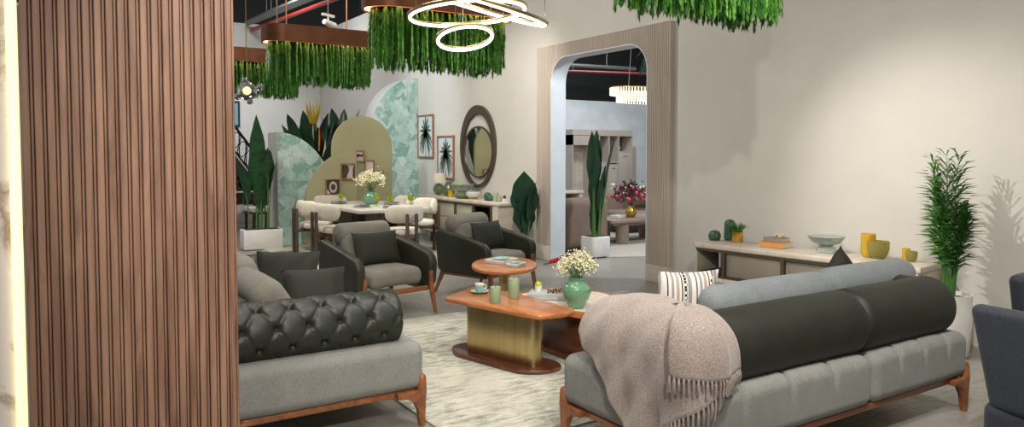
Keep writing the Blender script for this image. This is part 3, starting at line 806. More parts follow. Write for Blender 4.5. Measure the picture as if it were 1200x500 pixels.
# ------------------------------------------------------------------ armchairs
def armchair(loc, rz, label):
    """front toward local -y, origin on the floor at the middle of the footprint"""
    t = thing('armchair', label, 'armchair', loc, rz, 'armchairs facing the coffee tables')
    W, D = .78, .74
    MB().rbox((0, -.04, .355), (W-.21, D-.10, .17), .07, 5, (8, 8, 3), lambda x, y, z: (x, y, z+.018*(1-(x/.3)**2))).build('seat', 'fab_grey2', t, 60)
    MB(T(0, .20, .56) @ RX(R(-13))).rbox((0, 0, 0), (W-.24, .15, .42), .06, 4, (6, 3, 6), puff(.0, .2, .02, W-.24, .15, .42, 1)).build('backrest', 'fab_grey2', t, 60)
    roll('headrest', 'fab_grey2', t, W-.20, .105, T(-(W-.20)/2, .27, .735), False, .06)
    MB(T(0, .285, .44) @ RX(R(-10))).rbox((0, 0, 0), (W-.14, .05, .40), .02, 3).build('back_shell', 'leather', t, 60)
    prof = roundpoly([(-.37, .235), (-.385, .50), (-.33, .565), (-.10, .625), (.30, .70), (.36, .66), (.33, .235)], .09, 6)
    for sx in (-1, 1):
        mb = MB(); mtx = Matrix(((0, 0, 1, 0), (1, 0, 0, 0), (0, 1, 0, 0), (0, 0, 0, 1)))
        mb.prism([(p[0], p[1]) for p in prof], sx*(W/2)-.055, sx*(W/2)+.04, .032, m=Matrix.Translation((0, 0, 0)) @ mtx, k=4)
        # arms lean outward a little toward the top
        mb.v = [V((p.x+sx*.02*(p.z-.3)-sx*.05*max(0, (p.y-.1)), p.y, p.z)) for p in mb.v]
        mb.build('arm', 'leather', t, 60)
    fr = MB()
    fr.rbox((0, -.335, .235), (W-.1, .035, .045), .008, 2)
    for sx in (-1, 1): fr.rbox((sx*(W/2-.01), 0, .225), (.04, D-.1, .035), .008, 2)
    fr.rbox((0, .30, .225), (W-.1, .035, .04), .008, 2)
    fr.build('timber_frame', 'oak_red', t)
    for sx in (-1, 1):
        MB().tube([(sx*(W/2+.0), -.395, 0), (sx*(W/2-.02), -.362, .22), (sx*(W/2-.03), -.365, .40)], [.016, .027, .022], 10).build('leg', 'oak_red', t)
        MB().tube([(sx*(W/2+.0), .40, 0), (sx*(W/2-.02), .30, .23)], [.016, .028], 10).build('leg', 'oak_red', t)
    return t
A_ = armchair((2.72, 6.58, .0), R(10), 'grey and dark olive armchair with wooden legs, left of the two beyond the tables')
copy_tree(A_, (4.14, 6.95, 0), R(20), 'grey and dark olive armchair behind the oval side table, nearest the archway')
throw_pillow(.50, .32, .15, Matrix.Translation((2.715, 6.58, 0)) @ RZ(R(10)) @ T(0.02, .03, .605) @ RX(R(-18)), 'cushion', 'dark olive lumbar cushion on the left armchair', 'pillow', group='lumbar cushions on the armchairs')
throw_pillow(.50, .32, .15, Matrix.Translation((4.16, 6.93, 0)) @ RZ(R(20)) @ T(0.03, .03, .605) @ RX(R(-18)), 'cushion', 'dark olive lumbar cushion on the armchair nearest the archway', 'pillow', group='lumbar cushions on the armchairs')

# ------------------------------------------------------------------ coffee tables
t = thing('coffee_table', 'angular reddish wood coffee table on a champagne metal slab with a wooden foot', 'coffee table', (0, 0, .012))
P1 = roundpoly([(2.50, 4.81), (2.91, 5.09), (3.045, 4.72), (3.075, 3.97), (2.93, 3.90), (2.74, 3.93)], .045, 5)
MB().prism(P1, .403, .438, .012, k=3).build('tabletop', 'oak_redY', t)
sl = roundpoly([(2.655, 4.76), (2.80, 4.85), (3.01, 4.28), (2.90, 4.12), (2.825, 4.14)], .05, 5)
MB().prism(sl, .028, .403, .004).build('metal_pedestal', 'gold', t)
F1 = roundpoly([(2.56, 4.78), (2.66, 4.98), (2.86, 4.99), (3.08, 4.2), (3.04, 4.06), (2.88, 4.02), (2.72, 4.12)], .08, 5)
MB().prism(F1, 0, .03, .01, k=3).build('foot', 'oak_dark', t)
t = thing('side_table', 'taller oval reddish wood side table on a brass pedestal', 'side table', (3.49, 5.54, .012), atan2(.84, .54))
MB().prism([(.46*cos(a)*(1+.06*cos(a)), .29*sin(a)) for a in [2*pi*i/40 for i in range(40)]], .48, .515, .013, k=3).build('tabletop', 'oak_redY', t)
MB().prism(roundpoly([(-.12, -.05), (.12, -.05), (.12, .05), (-.12, .05)], .04, 4), .025, .48).build('metal_pedestal', 'gold', t)
MB().prism([(.26*cos(a), .18*sin(a)) for a in [2*pi*i/30 for i in range(30)]], 0, .028, .008).build('foot', 'oak_dark', t)
t = thing('coffee_table', 'low coffee table with a cream stone top in a wooden rim, under the green vase', 'coffee table', (0, 0, .012))
P3 = roundpoly([(3.10, 4.84), (3.52, 4.93), (3.80, 4.55), (3.66, 3.86), (3.22, 3.84), (3.10, 4.1)], .11, 6)
cxy = V((3.42, 4.4))
P3i = [tuple(cxy+(V(p)-cxy)*.90) for p in P3]
MB().ringprism(P3, P3i, .355, .395).build('wooden_rim', 'oak_redY', t)
MB().prism([tuple(cxy+(V(p)-cxy)*.9) for p in P3], .36, .393).build('stone_inset', 'stone', t)
MB().prism([tuple(cxy+(V(p)-cxy)*.55) for p in P3], .03, .355, .004).build('pedestal', 'oak_dark', t)
MB().prism([tuple(cxy+(V(p)-cxy)*.72) for p in P3], 0, .03, .01).build('foot', 'oak_dark', t)
Z1, Z2, Z3 = .4505, .5275, .4080
def candle(x, y, z, r, h, label):
    t = thing('pillar_candle', label, 'candle', (x, y, z), 0, 'sage candles on the coffee table')
    MB().lathe([(0, 0), (r*.96, 0), (r, .004), (r, h-.006), (r*.93, h), (r*.6, h-.006), (0, h-.008)], n=24).build('wax', 'candle', t, 50)
    MB().tube([(0, 0, h-.01), (.002, 0, h+.012)], .002, 5).build('wick', 'wick', t)
candle(2.715, 4.43, Z1, .038, .115, 'shorter sage green pillar candle beside the cup on the coffee table')
candle(2.915, 4.50, Z1, .040, .145, 'taller sage green pillar candle near the stone topped table')
t = thing('cup', 'small turquoise and white patterned cup on the coffee table', 'cup', (2.815, 4.82, Z1+.0095))
MB().lathe([(0, 0), (.030, 0), (.034, .006), (.036, .06), (.033, .06), (.031, .01), (0, .008)], n=22).build('body', 'turq', t, 50)
MB().lathe([(.0362, .05), (.0366, .055), (.0362, .062), (.033, .062)], n=22).build('rim', 'plate', t, 50)
MB().tube([(.034, 0, .048), (.056, 0, .046), (.060, 0, .03), (.048, 0, .016), (.034, 0, .016)], .005, 7).build('handle', 'plate', t, 60)
o = MB().lathe([(0, 0), (.045, 0), (.068, .012), (.070, .015), (.066, .014), (.04, .008), (0, .008)], n=28).build('saucer', 'turq'); o.location = (2.815, 4.82, Z1); tag(o, 'turquoise saucer under the small cup', 'saucer')
def tray(x, y, rz, w, d, h, label, book=True):
    t = thing('decorative_tray', label, 'tray', (x, y, Z2), rz)
    MB().rbox((0, 0, h/2), (w, d, h), .004, 2).build('base', 'grey_marble', t)
    MB().ringprism([(-w/2, -d/2), (w/2, -d/2), (w/2, d/2), (-w/2, d/2)], [(-w/2+.012, -d/2+.012), (w/2-.012, -d/2+.012), (w/2-.012, d/2-.012), (-w/2+.012, d/2-.012)], h, h+.012).build('rim', 'plate', t, smooth=0)
    m = MB().lathe([(0, h), (w*.22, h), (w*.38, h+.018), (w*.36, h+.018), (w*.2, h+.008), (0, h+.006)], n=20, sy=d/w).build('dish', 'turq', t)
tray(3.50, 5.60, R(22), .24, .20, .025, 'larger grey tray with a turquoise dish at the back of the oval table')
tray(3.50, 5.37, R(30), .15, .12, .018, 'smaller grey tray with a turquoise dish at the front of the oval table')
o = MB().rbox((0, 0, .021), (.30, .20, .042), .005, 2).build('box', 'grey_marble'); o.location = (3.27, 4.56, Z3); o.rotation_euler = (0, 0, R(-46)); tag(o, 'flat grey marbled box on the stone topped table', 'box')
t = thing('potted_cactus', 'tiny cactus in a white pot on the grey marbled box', 'plant', (3.225, 4.63, Z3+.042))
MB().lathe([(0, 0), (.024, 0), (.029, .045), (.026, .045), (.024, .038), (0, .038)], n=18).build('pot', 'pot_white', t, 50)
MB().lathe([(0, .036), (.022, .04), (.026, .055), (.018, .072), (0, .078)], n=24, fn=lambda a, z: 1+.09*cos(8*a)).build('cactus', 'fruit', t, 60)
mb = MB()
for k in range(26):
    a = k*.62; q = .018+.0015*k; mb.ball((3.315+q*cos(a)*1.3, 4.52+q*sin(a), Z3+.042+.0065+(.011 if k % 3 == 0 else 0)), .0085, 8)
tag(mb.build('bead_garland', 'chain'), 'brown and gold bead garland heaped on the grey marbled box', 'beads')
# celadon vase with gypsophila
t = thing('vase', 'green celadon vase with fine ribs on the stone topped table', 'vase', (3.225, 4.16, Z3))
prof = [(0, 0), (.052, 0), (.055, .008), (.066, .03), (.092, .075), (.103, .12), (.098, .15), (.075, .175), (.055, .185), (.054, .20), (.062, .215), (.056, .217), (.048, .20), (.046, .185), (.06, .165), (0, .05)]
MB().lathe(prof[:4]+[(.080, .053)]+prof[4:], n=96, fn=lambda a, z: 1+(.018*cos(32*a) if .02 < z < .135 else 0)).build('body', 'celadon', t, 70)
mb = MB()
for k in range(40): a = 2*pi*k/40; mb.ball((.1015*cos(a), .1015*sin(a), .137), .004, 6)
mb.build('beaded_band', 'celadon', t, 70)
def gyps(loc, H, spread, n, label, r=.006, mats=('white_fl', 'stem'), nb=9, name='bouquet'):
    t = thing(name, label, 'flowers', loc)
    st = MB(); fl = MB()
    for k in range(n):
        a = random.uniform(0, 2*pi); q = sqrt(random.random())*spread; h = H*(1-.45*(q/spread)**2)*random.uniform(.72, 1.05)
        p0 = V((random.uniform(-.02, .02), random.uniform(-.02, .02), 0)); p1 = V((q*cos(a), q*sin(a), h)); pm = p0*.5+p1*.5+V((0, 0, h*.18))
        st.tube([p0, p0*.6+pm*.4, pm, p1], [.0016, .0014, .0012, .0008], 4)
        for j in range(nb):
            c = p1+V([random.gauss(0, 1) for _ in range(3)])*H*.10
            fl.ball(c, r*random.uniform(.7, 1.35), 5)
            if j % 2: st.tube([pm*.35+p1*.65, c], [.0008, .0006], 3, cap=False)
    st.build('stems', mats[1], t, 0); fl.build('blossoms', mats[0], t, 60)
    return t
gyps((3.225, 4.16, Z3+.185), .20, .135, 70, 'bunch of tiny cream white flowers in the green vase')
# ------------------------------------------------------------------ dining set
ZR = .012
t = thing('dining_table', 'pale topped rectangular dining table on brown slab legs', 'dining table', (4.12, 10.28, ZR))
MB().prism(roundpoly([(-.53, -.98), (.53, -.98), (.53, .98), (-.53, .98)], .05, 4), .69, .74, .012, k=3).build('tabletop', 'tabletop', t)
for y in (-.55, .55):
    MB().rbox((-.10, y, .345), (.12, .55, .69), .02, 3).build('leg', 'dining_wood', t)
    MB().rbox((.16, y, .345), (.10, .42, .69), .02, 3).build('leg', 'dining_wood', t)
def dining_chair(loc, rz, label):
    """front toward local +y"""
    t = thing('dining_chair', label, 'dining chair', loc, rz, 'cream chairs round the dining table')
    MB().prism([(.24*cos(a), .03+.235*sin(a)) for a in [2*pi*i/30 for i in range(30)]], .415, .50, .032, k=4).build('seat', 'boucle', t, 60)
    mb = MB(); Rr = .27
    def f(u, v):
        a = -pi/2+(u-.5)*R(150); e = abs(2*u-1); hh = .115*(max(0, 1-max(0, (e-.55)/.45)**2.4))**.45+.002; th = .038*(hh/.117)**.5+.002
        w = 2*pi*v; rr = Rr-.01+th*cos(w); zz = .70+hh*(abs(sin(w))**.75)*(1 if sin(w) >= 0 else -1)
        return (rr*cos(a), .05+rr*sin(a), zz)
    mb.grid(f, 40, 24, False, True); mb.build('backrest', 'boucle', t, 75)
    for x in (-.065, .065): MB().rbox((x, -.285, .355), (.042, .042, .71), .012, 2).build('rear_post', 'dining_wood', t)
    for x in (-.19, .19): MB().rbox((x, .17, .21), (.042, .042, .42), .012, 2).build('leg', 'dining_wood', t)
    MB().ringprism([(.215*cos(a), .03+.21*sin(a)) for a in [2*pi*i/24 for i in range(24)]], [(.18*cos(a), .03+.175*sin(a)) for a in [2*pi*i/24 for i in range(24)]], .375, .415).build('seat_ring', 'dining_wood', t)
    MB().rbox((0, -.235, .39), (.17, .10, .04), .008, 2).build('seat_rail', 'dining_wood', t)
    return t
c0 = dining_chair((3.44, 9.84, ZR), -pi/2+.10, 'cream dining chair on the left side of the table, nearer of the two')
copy_tree(c0, (3.42, 10.62, ZR), -pi/2+.05, 'cream dining chair on the left side of the table, beside the wallpapered arch')
copy_tree(c0, (4.12, 9.08, ZR), .0, 'cream dining chair at the near end of the table, its back to the viewer')
copy_tree(c0, (4.90, 10.16, ZR), pi/2+.1, 'cream dining chair on the far side of the table, nearest the sideboard')
copy_tree(c0, (4.86, 10.86, ZR), pi/2, 'cream dining chair on the far side of the table, under the framed prints')
copy_tree(c0, (3.98, 11.50, ZR), pi, 'cream dining chair at the far end of the table, before the sage panels')
def goblet(x, y, label):
    t = thing('goblet', label, 'glass', (x, y, .753), 0, 'lime goblets on the dining table')
    MB().lathe([(0, 0), (.034, 0), (.034, .003), (.006, .008), (.004, .05), (.006, .078), (0, .08)], n=16).build('stem', 'gob', t, 60)
    MB().lathe([(.005, .078), (.03, .092), (.042, .115), (.045, .16), (.042, .16), (.038, .117), (.026, .096), (0, .09)], n=18).build('bowl', 'gob', t, 60)
goblet(3.82, 10.60, 'lime goblet on the left end of the dining table near the small dark picture')
goblet(4.13, 10.0, 'lime goblet in front of the dining table vase')
goblet(4.20, 9.68, 'lime goblet nearest the viewer at the middle of the dining table')
goblet(4.47, 9.58, 'lime goblet at the near right corner of the dining table')
def setting(x, y, rz, label):
    o = MB().lathe([(0, 0), (.09, 0), (.135, .012), (.137, .015), (.09, .006), (0, .005)], n=28).build('dinner_plate', 'plate'); o.location = (x, y, .752); tag(o, 'white dinner plate '+label, 'plate', 'plates on the dining table')
    o = MB().rbox((0, 0, .008), (.20, .13, .014), .005, 2, (8, 6, 1), lambda a, b, c: (a, b, c+.008*noise.noise((a*14, b*14, x)))).build('napkin', 'napkin'); o.location = (x, y, .768); o.rotation_euler = (0, 0, rz); tag(o, 'dark grey folded napkin on the plate '+label, 'napkin', 'napkins on the dining table')
setting(3.86, 9.86, .5, 'at the nearer left seat')
setting(3.84, 10.75, .2, 'at the farther left seat')
setting(4.14, 9.50, .1, 'at the near end seat')
setting(4.45, 10.2, .2, 'on the sideboard side, nearer seat')
setting(4.42, 10.95, .2, 'on the sideboard side, farther seat')
t = thing('vase', 'squat turquoise green vase on the dining table', 'vase', (4.22, 10.42, .7525))
MB().lathe([(0, 0), (.08, 0), (.11, .03), (.125, .08), (.12, .13), (.085, .165), (.075, .18), (.09, .20), (.082, .20), (.065, .18), (0, .12)], n=40, fn=lambda a, z: 1+.015*cos(16*a)).build('body', 'celadon', t, 60)
gyps((4.22, 10.42, .93), .30, .22, 60, 'white flower bunch in the dining table vase', .011)

# ------------------------------------------------------------------ things on the far sideboard
ZB = .7905
t = thing('table_lamp', 'table lamp with a green glass base and cream shade on the far sideboard', 'lamp', (5.86, 11.42, ZB))
MB().ball((0, 0, .098), .10, 24, .98).build('base', 'green_gl', t, 80)
MB().tube([(0, 0, .19), (0, 0, .26)], .012, 10).build('neck', 'gold', t)
MB().lathe([(.125, .22), (.105, .375), (.102, .375), (.122, .22)], n=28).build('shade', 'shade', t, 60)
t = thing('vase', 'round smoky green glass vase beside the table lamp', 'vase', (5.90, 11.14, ZB))
MB().lathe([(0, 0), (.07, 0), (.11, .06), (.10, .13), (.05, .20), (.05, .23), (.044, .23), (.044, .20), (.09, .13), (0, .02)], n=28).build('body', 'green_gl', t, 80)
def glass_bowl(name, loc, label, R_, H_, foot, mat):
    t = thing(name, label, 'bowl', loc)
    MB().lathe([(0, .0), (foot, .0), (foot*1.15, H_*.12), (foot*.95, H_*.36), (foot*.55, H_*.42), (0, H_*.42)], n=32).build('foot', mat, t, 60)
    MB().lathe([(0, H_*.42), (foot*.6, H_*.42), (R_*.75, H_*.62), (R_, H_*.97), (R_*1.0, H_), (R_*.96, H_), (R_*.72, H_*.68), (foot*.5, H_*.5), (0, H_*.5)], n=36).build('bowl', mat, t, 60)
    return t
glass_bowl('footed_bowl', (5.86, 10.60, ZB), 'pale green footed glass bowl holding limes under the oval mirror', .21, .21, .10, 'bowl_gl')
for k, (dx, dy) in enumerate(((-.05, .09), (.03, .06), (-.03, .0), (.05, -.02), (.0, .13))):
    o = MB().ball((0, 0, 0), .038, 12, .9).build('lime', 'fruit', None, 80); o.location = (5.86+dx, 10.60+dy, ZB+.166+.012*abs(dx)*10+.035*(k == 2)); tag(o, 'green lime heaped in the pale glass bowl', 'fruit', 'limes in the glass bowl')
t = thing('dish', 'white dish with a gold foot in front of the oval mirror', 'bowl', (5.76, 10.06, ZB))
MB().lathe([(0, 0), (.07, 0), (.075, .012), (.05, .024), (0, .024)], n=26).build('foot', 'gold2', t, 60)
MB().lathe([(0, .024), (.06, .026), (.11, .06), (.115, .11), (.108, .11), (.10, .062), (0, .034)], n=30).build('bowl', 'plate', t, 60)
t = thing('candle_holder', 'small yellow glass holder beside the pale green bowl', 'candle holder', (5.72, 10.72, ZB))
MB().lathe([(0, 0), (.04, 0), (.045, .12), (.04, .12), (.036, .01), (0, .01)], n=20).build('body', 'yellow_gl', t, 60)
t = thing('vase', 'flat green glass vase lying low before the pale bowl', 'vase', (5.70, 10.30, ZB))
MB().lathe([(0, 0), (.08, 0), (.12, .035), (.115, .07), (.07, .095), (.04, .10), (.04, .105), (0, .09)], n=28).build('body', 'green_gl', t, 60)
def cactus_deco(loc, parts, label):
    t = thing('ceramic_cactus', label, 'ornament', loc)
    for (x, y, r, h) in parts:
        MB().lathe([(0, 0), (r*.8, .002), (r, r*.5), (r, h-r*.8), (r*.72, h-r*.25), (0, h)], (x, y, 0), 40, fn=lambda a, z: 1+.07*cos(10*a)).build('stem', 'cactus', t, 70)
    return t
cactus_deco((5.78, 9.62, ZB), [(0, .03, .055, .13), (0, -.05, .05, .09)], 'green ceramic cactus on the right end of the far sideboard')
for (y, r, h, lab) in ((9.42, .042, .135, 'taller pale sage candle on the far sideboard beside the ceramic cactus'), (9.315, .034, .09, 'shorter pale sage candle on the far sideboard')):
    t = thing('pillar_candle', lab, 'candle', (5.78, y, ZB), 0, 'pale candles on the far sideboard')
    MB().lathe([(0, 0), (r, 0), (r, h-.004), (r*.9, h), (0, h-.004)], n=20).build('wax', 'candle', t, 50)
    MB().tube([(0, 0, h-.008), (.001, 0, h+.01)], .002, 5).build('wick', 'wick', t)
t = thing('bud_vase', 'small white bud vase with a dark sprig on the far sideboard', 'vase', (5.80, 9.205, ZB))
MB().lathe([(0, 0), (.022, 0), (.026, .03), (.014, .05), (.012, .045), (0, .02)], n=16).build('body', 'plate', t, 60)
MB().ball((0, 0, .075), .025, 10).build('sprig', 'plum_fl', t, 0)
t = thing('tealight_holder', 'little white tealight cup at the right end of the far sideboard', 'candle holder', (5.80, 9.11, ZB))
MB().lathe([(0, 0), (.022, 0), (.026, .045), (.022, .045), (.02, .02), (0, .02)], n=16).build('cup', 'plate', t, 60)

# ------------------------------------------------------------------ things on the long sideboard behind the sofa
SB = Matrix.Translation((5.46, 5.22, .6305)) @ RZ(atan2(-2.16, .22))
def sb(s, d): return tuple(SB @ V((s, d, 0)))
cactus_deco(sb(.095, .28), [(0, 0, .058, .105)], 'round squat green ceramic cactus on the left end of the long sideboard')
cactus_deco(sb(.20, .385), [(0, 0, .052, .215)], 'tall green ceramic cactus on the left end of the long sideboard')
t = thing('potted_grass', 'tuft of green grass in a gold pot on the long sideboard', 'plant', sb(.347, .30))
MB().lathe([(0, 0), (.054, 0), (.056, .004), (.056, .105), (.05, .105), (.048, .09), (0, .09)], n=28).build('pot', 'gold2', t, 50)
mb = MB()
for k in range(170):
    a = random.uniform(0, 2*pi); q = random.uniform(0, .04); l = random.uniform(.3, 1); b = V((q*cos(a), q*sin(a), .085))
    mb.tube([b, b+V((cos(a)*.025*l, sin(a)*.025*l, .05)), b+V((cos(a)*.085*l, sin(a)*.085*l, .105*(1.25-.6*l)))], [.003, .0026, .0006], 4, flat=.4)
mb.build('grass', 'palm', t, 0)
def book(loc, rz, w, d, h, mat, label):
    t = thing('book', label, 'book', loc, rz, 'books stacked on the long sideboard')
    MB().box((0, 0, h-.003), (w, d, .005)).build('cover', mat, t, smooth=0)
    MB().box((0, 0, .0025), (w, d, .005)).build('cover', mat, t, smooth=0)
    MB().box((0, -d/2+.003, h/2), (w, .006, h)).build('spine', mat, t, smooth=0)
    MB().box((0, .002, h/2), (w-.012, d-.014, h-.010)).build('pages', 'book_pages', t, smooth=0)
bz = SB.to_euler().z
p = sb(.80, .26); book(p, bz, .235, .19, .055, 'book_or', 'thick orange book at the bottom of the stack on the long sideboard')
book((p[0]+.01, p[1]+.01, p[2]+.0555), bz+.05, .19, .15, .036, 'book_gr', 'small grey book on top of the orange one')
mb = MB()
for k in range(13):
    a = 2*pi*k/13; mb.ball((p[0]+.03+.03*cos(a), p[1]-.01+.052*sin(a), p[2]+.0925+.011+(.013 if k in (0, 6, 9) else 0)), .0115, 8)
tag(mb.build('wooden_bead_string', 'beads'), 'string of pale wooden beads on top of the book stack', 'beads')
glass_bowl('footed_bowl', sb(1.282, .26), 'pale glass footed bowl in the middle of the long sideboard', .155, .145, .075, 'bowl_gl')
def u_vase(loc, rz, r, h1, h2, label):
    t = thing('vase', label, 'vase', loc, rz, 'yellow double vases on the long sideboard')
    # a wide cup with a taller tube rising from its side
    MB().lathe([(0, 0), (r*.5, 0), (r*.85, h2*.25), (r, h2*.6), (r, h2), (r*.92, h2), (r*.9, h2*.6), (r*.7, h2*.3), (0, h2*.12)], (r*.28, 0, 0), 30).build('cup', 'olive_gl', t, 60)
    MB().lathe([(0, .0), (r*.4, .0), (r*.62, h1*.16), (r*.66, h1*.3), (r*.66, h1), (r*.58, h1), (r*.56, h1*.3), (0, h1*.1)], (-r*.66, 0, 0), 26).build('tube', 'yellow_gl', t, 60)
u_vase(sb(1.715, .25), bz, .088, .20, .145, 'larger amber and olive double glass vase on the long sideboard')
u_vase(sb(1.985, .27), bz, .045, .105, .085, 'smaller amber and olive double glass vase at the right end of the long sideboard')

# ------------------------------------------------------------------ plants
def leafmesh(mb, base, az, el, L, W, bend=.6, fold=.25, n=12, peak=.45, twist=0, k=1):
    """broad blade: spine starts at elevation el and bends down by bend radians"""
    p = V(base); a = el; vs = []; rows = []
    for i in range(n+1):
        f = i/n
        w = W*.5*(sin(pi*min(1, (f/(2*peak)) if f < peak else .5+.5*(f-peak)/(1-peak)))**.85)+.0015
        if i == n: w = .002
        d = V((cos(az)*cos(a), sin(az)*cos(a), sin(a))); s = V((-sin(az), cos(az), 0)); tw = twist*f
        nrm = d.cross(s).normalized(); s2 = s*cos(tw)+nrm*sin(tw); up = nrm*cos(tw)-s*sin(tw)
        wob = 1+.06*sin(f*19+az*3)
        for q in (-1, -.5, 0, .5, 1): vs.append(p+s2*w*q*wob+up*(-fold*w*abs(q)*-1))
        p = p+d*(L/n); a -= bend/n
    fs = []
    for i in range(n):
        for q in range(4): fs.append((i*5+q, i*5+q+1, i*5+q+6, i*5+q+5))
    mb.add(vs, fs); return p
def leafplant(name, label, loc, specs, pot, mat='leaf', stemr=.012):
    """specs: (x, y, az, el, stem length, leaf length, leaf width, bend)"""
    t = thing(name, label, 'plant', loc)
    pot(t)
    for (x, y, z0, az, el, sl, L, W, bend, peak) in specs:
        b = V((x, y, z0)); d = V((cos(az)*cos(el), sin(az)*cos(el), sin(el)))
        e = b+d*sl
        st = MB().tube([b, b+d*sl*.5+V((0, 0, .01)), e, e+d*L*.55], [stemr, stemr*.85, stemr*.6, .003], 7)
        lf = MB(); leafmesh(lf, e-d*.02, az, el, L, W, bend, .22, peak=peak)
        l = lf.build('leaf', mat, t, 80); st.build('stem', 'stem', l, 80)
    return t
def box_pot(w, d, h, r, mat='pot_white'):
    def f(t):
        MB().prism(roundpoly([(-w/2, -d/2), (w/2, -d/2), (w/2, d/2), (-w/2, d/2)], r, 4), 0.012, h, min(.02, r*.5), k=2).build('pot', mat, t)
        MB().box((0, 0, h+.001), (w*.86, d*.8, .006)).build('soil', 'soil', t, smooth=0)
    return f
leafplant('banana_plant', 'tall banana leaf plant in a long white planter left of the wallpapered partition', (3.0, 11.95, 0), [
    (-.04, 0, .31, R(250), R(88), .48, 1.34, .27, .12, .42), (-.16, .02, .31, R(200), R(83), .42, .70, .26, .25, .45), (.10, -.02, .31, R(-10), R(86), .5, .62, .22, .3, .5),
    (.02, .05, .31, R(60), R(84), .62, .70, .25, .3, .5), (-.02, -.04, .31, R(280), R(86), .30, .62, .26, .2, .45), (.06, .04, .31, R(20), R(88), .52, .80, .22, .1, .5), (-.08, -.03, .31, R(255), R(86), .55, .72, .24, .15, .5), (.08, -.05, .31, R(285), R(87), .62, .66, .22, .12, .5)], box_pot(.60, .28, .315, .012))
def bird(name, label, loc, H, seed):
    rs = random.Random(seed); sp = []
    for k in range(11):
        az = 2*pi*k/11+rs.uniform(-.3, .3); el = R(rs.uniform(74, 87)); L = rs.uniform(.8, 1.05)
        sp.append((.07*cos(az), .07*sin(az), .3, az, el, max(.2, H-.3-L*rs.uniform(.95, 1.35)), L, rs.uniform(.24, .31), rs.uniform(.05, .4), .45))
    t = leafplant(name, label, loc, sp, box_pot(.36, .36, .32, .03), 'leaf_dark')
    return t
t = bird('bird_of_paradise', 'dense dark leafy bird of paradise plant rising behind the sage panels', (4.30, 13.35, 0), 2.34, 3)
mb = MB()
for k in range(12):
    a = k*.55; mb.tube([(.05*cos(a), .05*sin(a), 2.05), (.10*cos(a), .10*sin(a), 2.22), (.13*cos(a), .13*sin(a), 2.40+.05*(k % 2))], [.02, .026, .004], 6, flat=.5)
mb.build('yellow_crest', 'yellow_tip', t, 60)
MB().tube([(0, -.3, 1.55), (0, -.34, 1.8), (-.01, -.36, 1.98)], [.02, .03, .004], 6, flat=.5).build('flower', 'orange_fl', t, 60)
MB().tube([(-.09, -.3, 1.62), (-.12, -.34, 1.82), (-.12, -.36, 2.02)], [.015, .03, .004], 6, flat=.5).build('flower', 'white_fl', t, 60)
MB().tube([(.07, -.3, 1.45), (.1, -.34, 1.6), (.1, -.36, 1.75)], [.015, .03, .004], 6, flat=.5).build('flower', 'white_fl', t, 60)
t = bird('bird_of_paradise', 'broad dark leafy plant rising behind the top of the taller sage panel', (5.02, 13.95, 0), 2.46, 8)
def round_pot(r, h, mat='pot_white'):
    def f(t):
        MB().lathe([(0, 0), (r*.82, 0), (r*.9, .01), (r, h*.6), (r*.96, h), (r*.88, h), (r*.86, h-.03), (0, h-.03)], n=30).build('pot', mat, t, 60)
        MB().lathe([(0, h-.03), (r*.85, h-.03), (0, h-.02)], n=20).build('soil', 'soil', t, 0)
    return f
leafplant('rubber_plant', 'small broad leaved dark green plant beside the fluted archway', (5.84, 8.73, 0), [
    (0, 0, .24, R(230), R(87), .26, .78, .40, .08, .5), (.03, -.03, .24, R(-45), R(84), .24, .66, .36, .12, .5), (-.03, .03, .24, R(140), R(84), .14, .56, .32, .16, .5),
    (-.02, -.02, .24, R(255), R(86), .14, .54, .34, .1, .5), (.02, -.04, .24, R(-70), R(84), .12, .5, .30, .1, .5)], round_pot(.11, .27), 'leaf_dark', .016)
leafplant('banana_plant', 'tall slim dark leafed plant in a white square pot in the archway', (6.86, 8.40, 0), [
    (-.03, 0, .29, R(215), R(87), .62, .94, .20, .10, .5), (.02, .02, .29, R(40), R(89), .70, .88, .17, .04, .5), (.04, -.02, .29, R(-30), R(82), .66, .86, .20, .12, .55),
    (.0, .03, .29, R(100), R(88), .40, .95, .18, .1, .5), (.02, -.03, .29, R(-70), R(85), .30, .78, .18, .1, .5), (-.02, -.02, .29, R(240), R(89), .05, .75, .17, .05, .4), (0.02, 0, .29, R(-20), R(88), .03, .66, .17, .05, .4),
    (-.05, 0, .29, R(190), R(89), .02, .6, .14, .05, .4), (.05, .0, .29, R(-40), R(88), .2, .75, .17, .05, .45), (-.04, -.02, .29, R(230), R(88), .35, .8, .17, .05, .45)], box_pot(.345, .32, .305, .07), 'leaf_dark', .024)
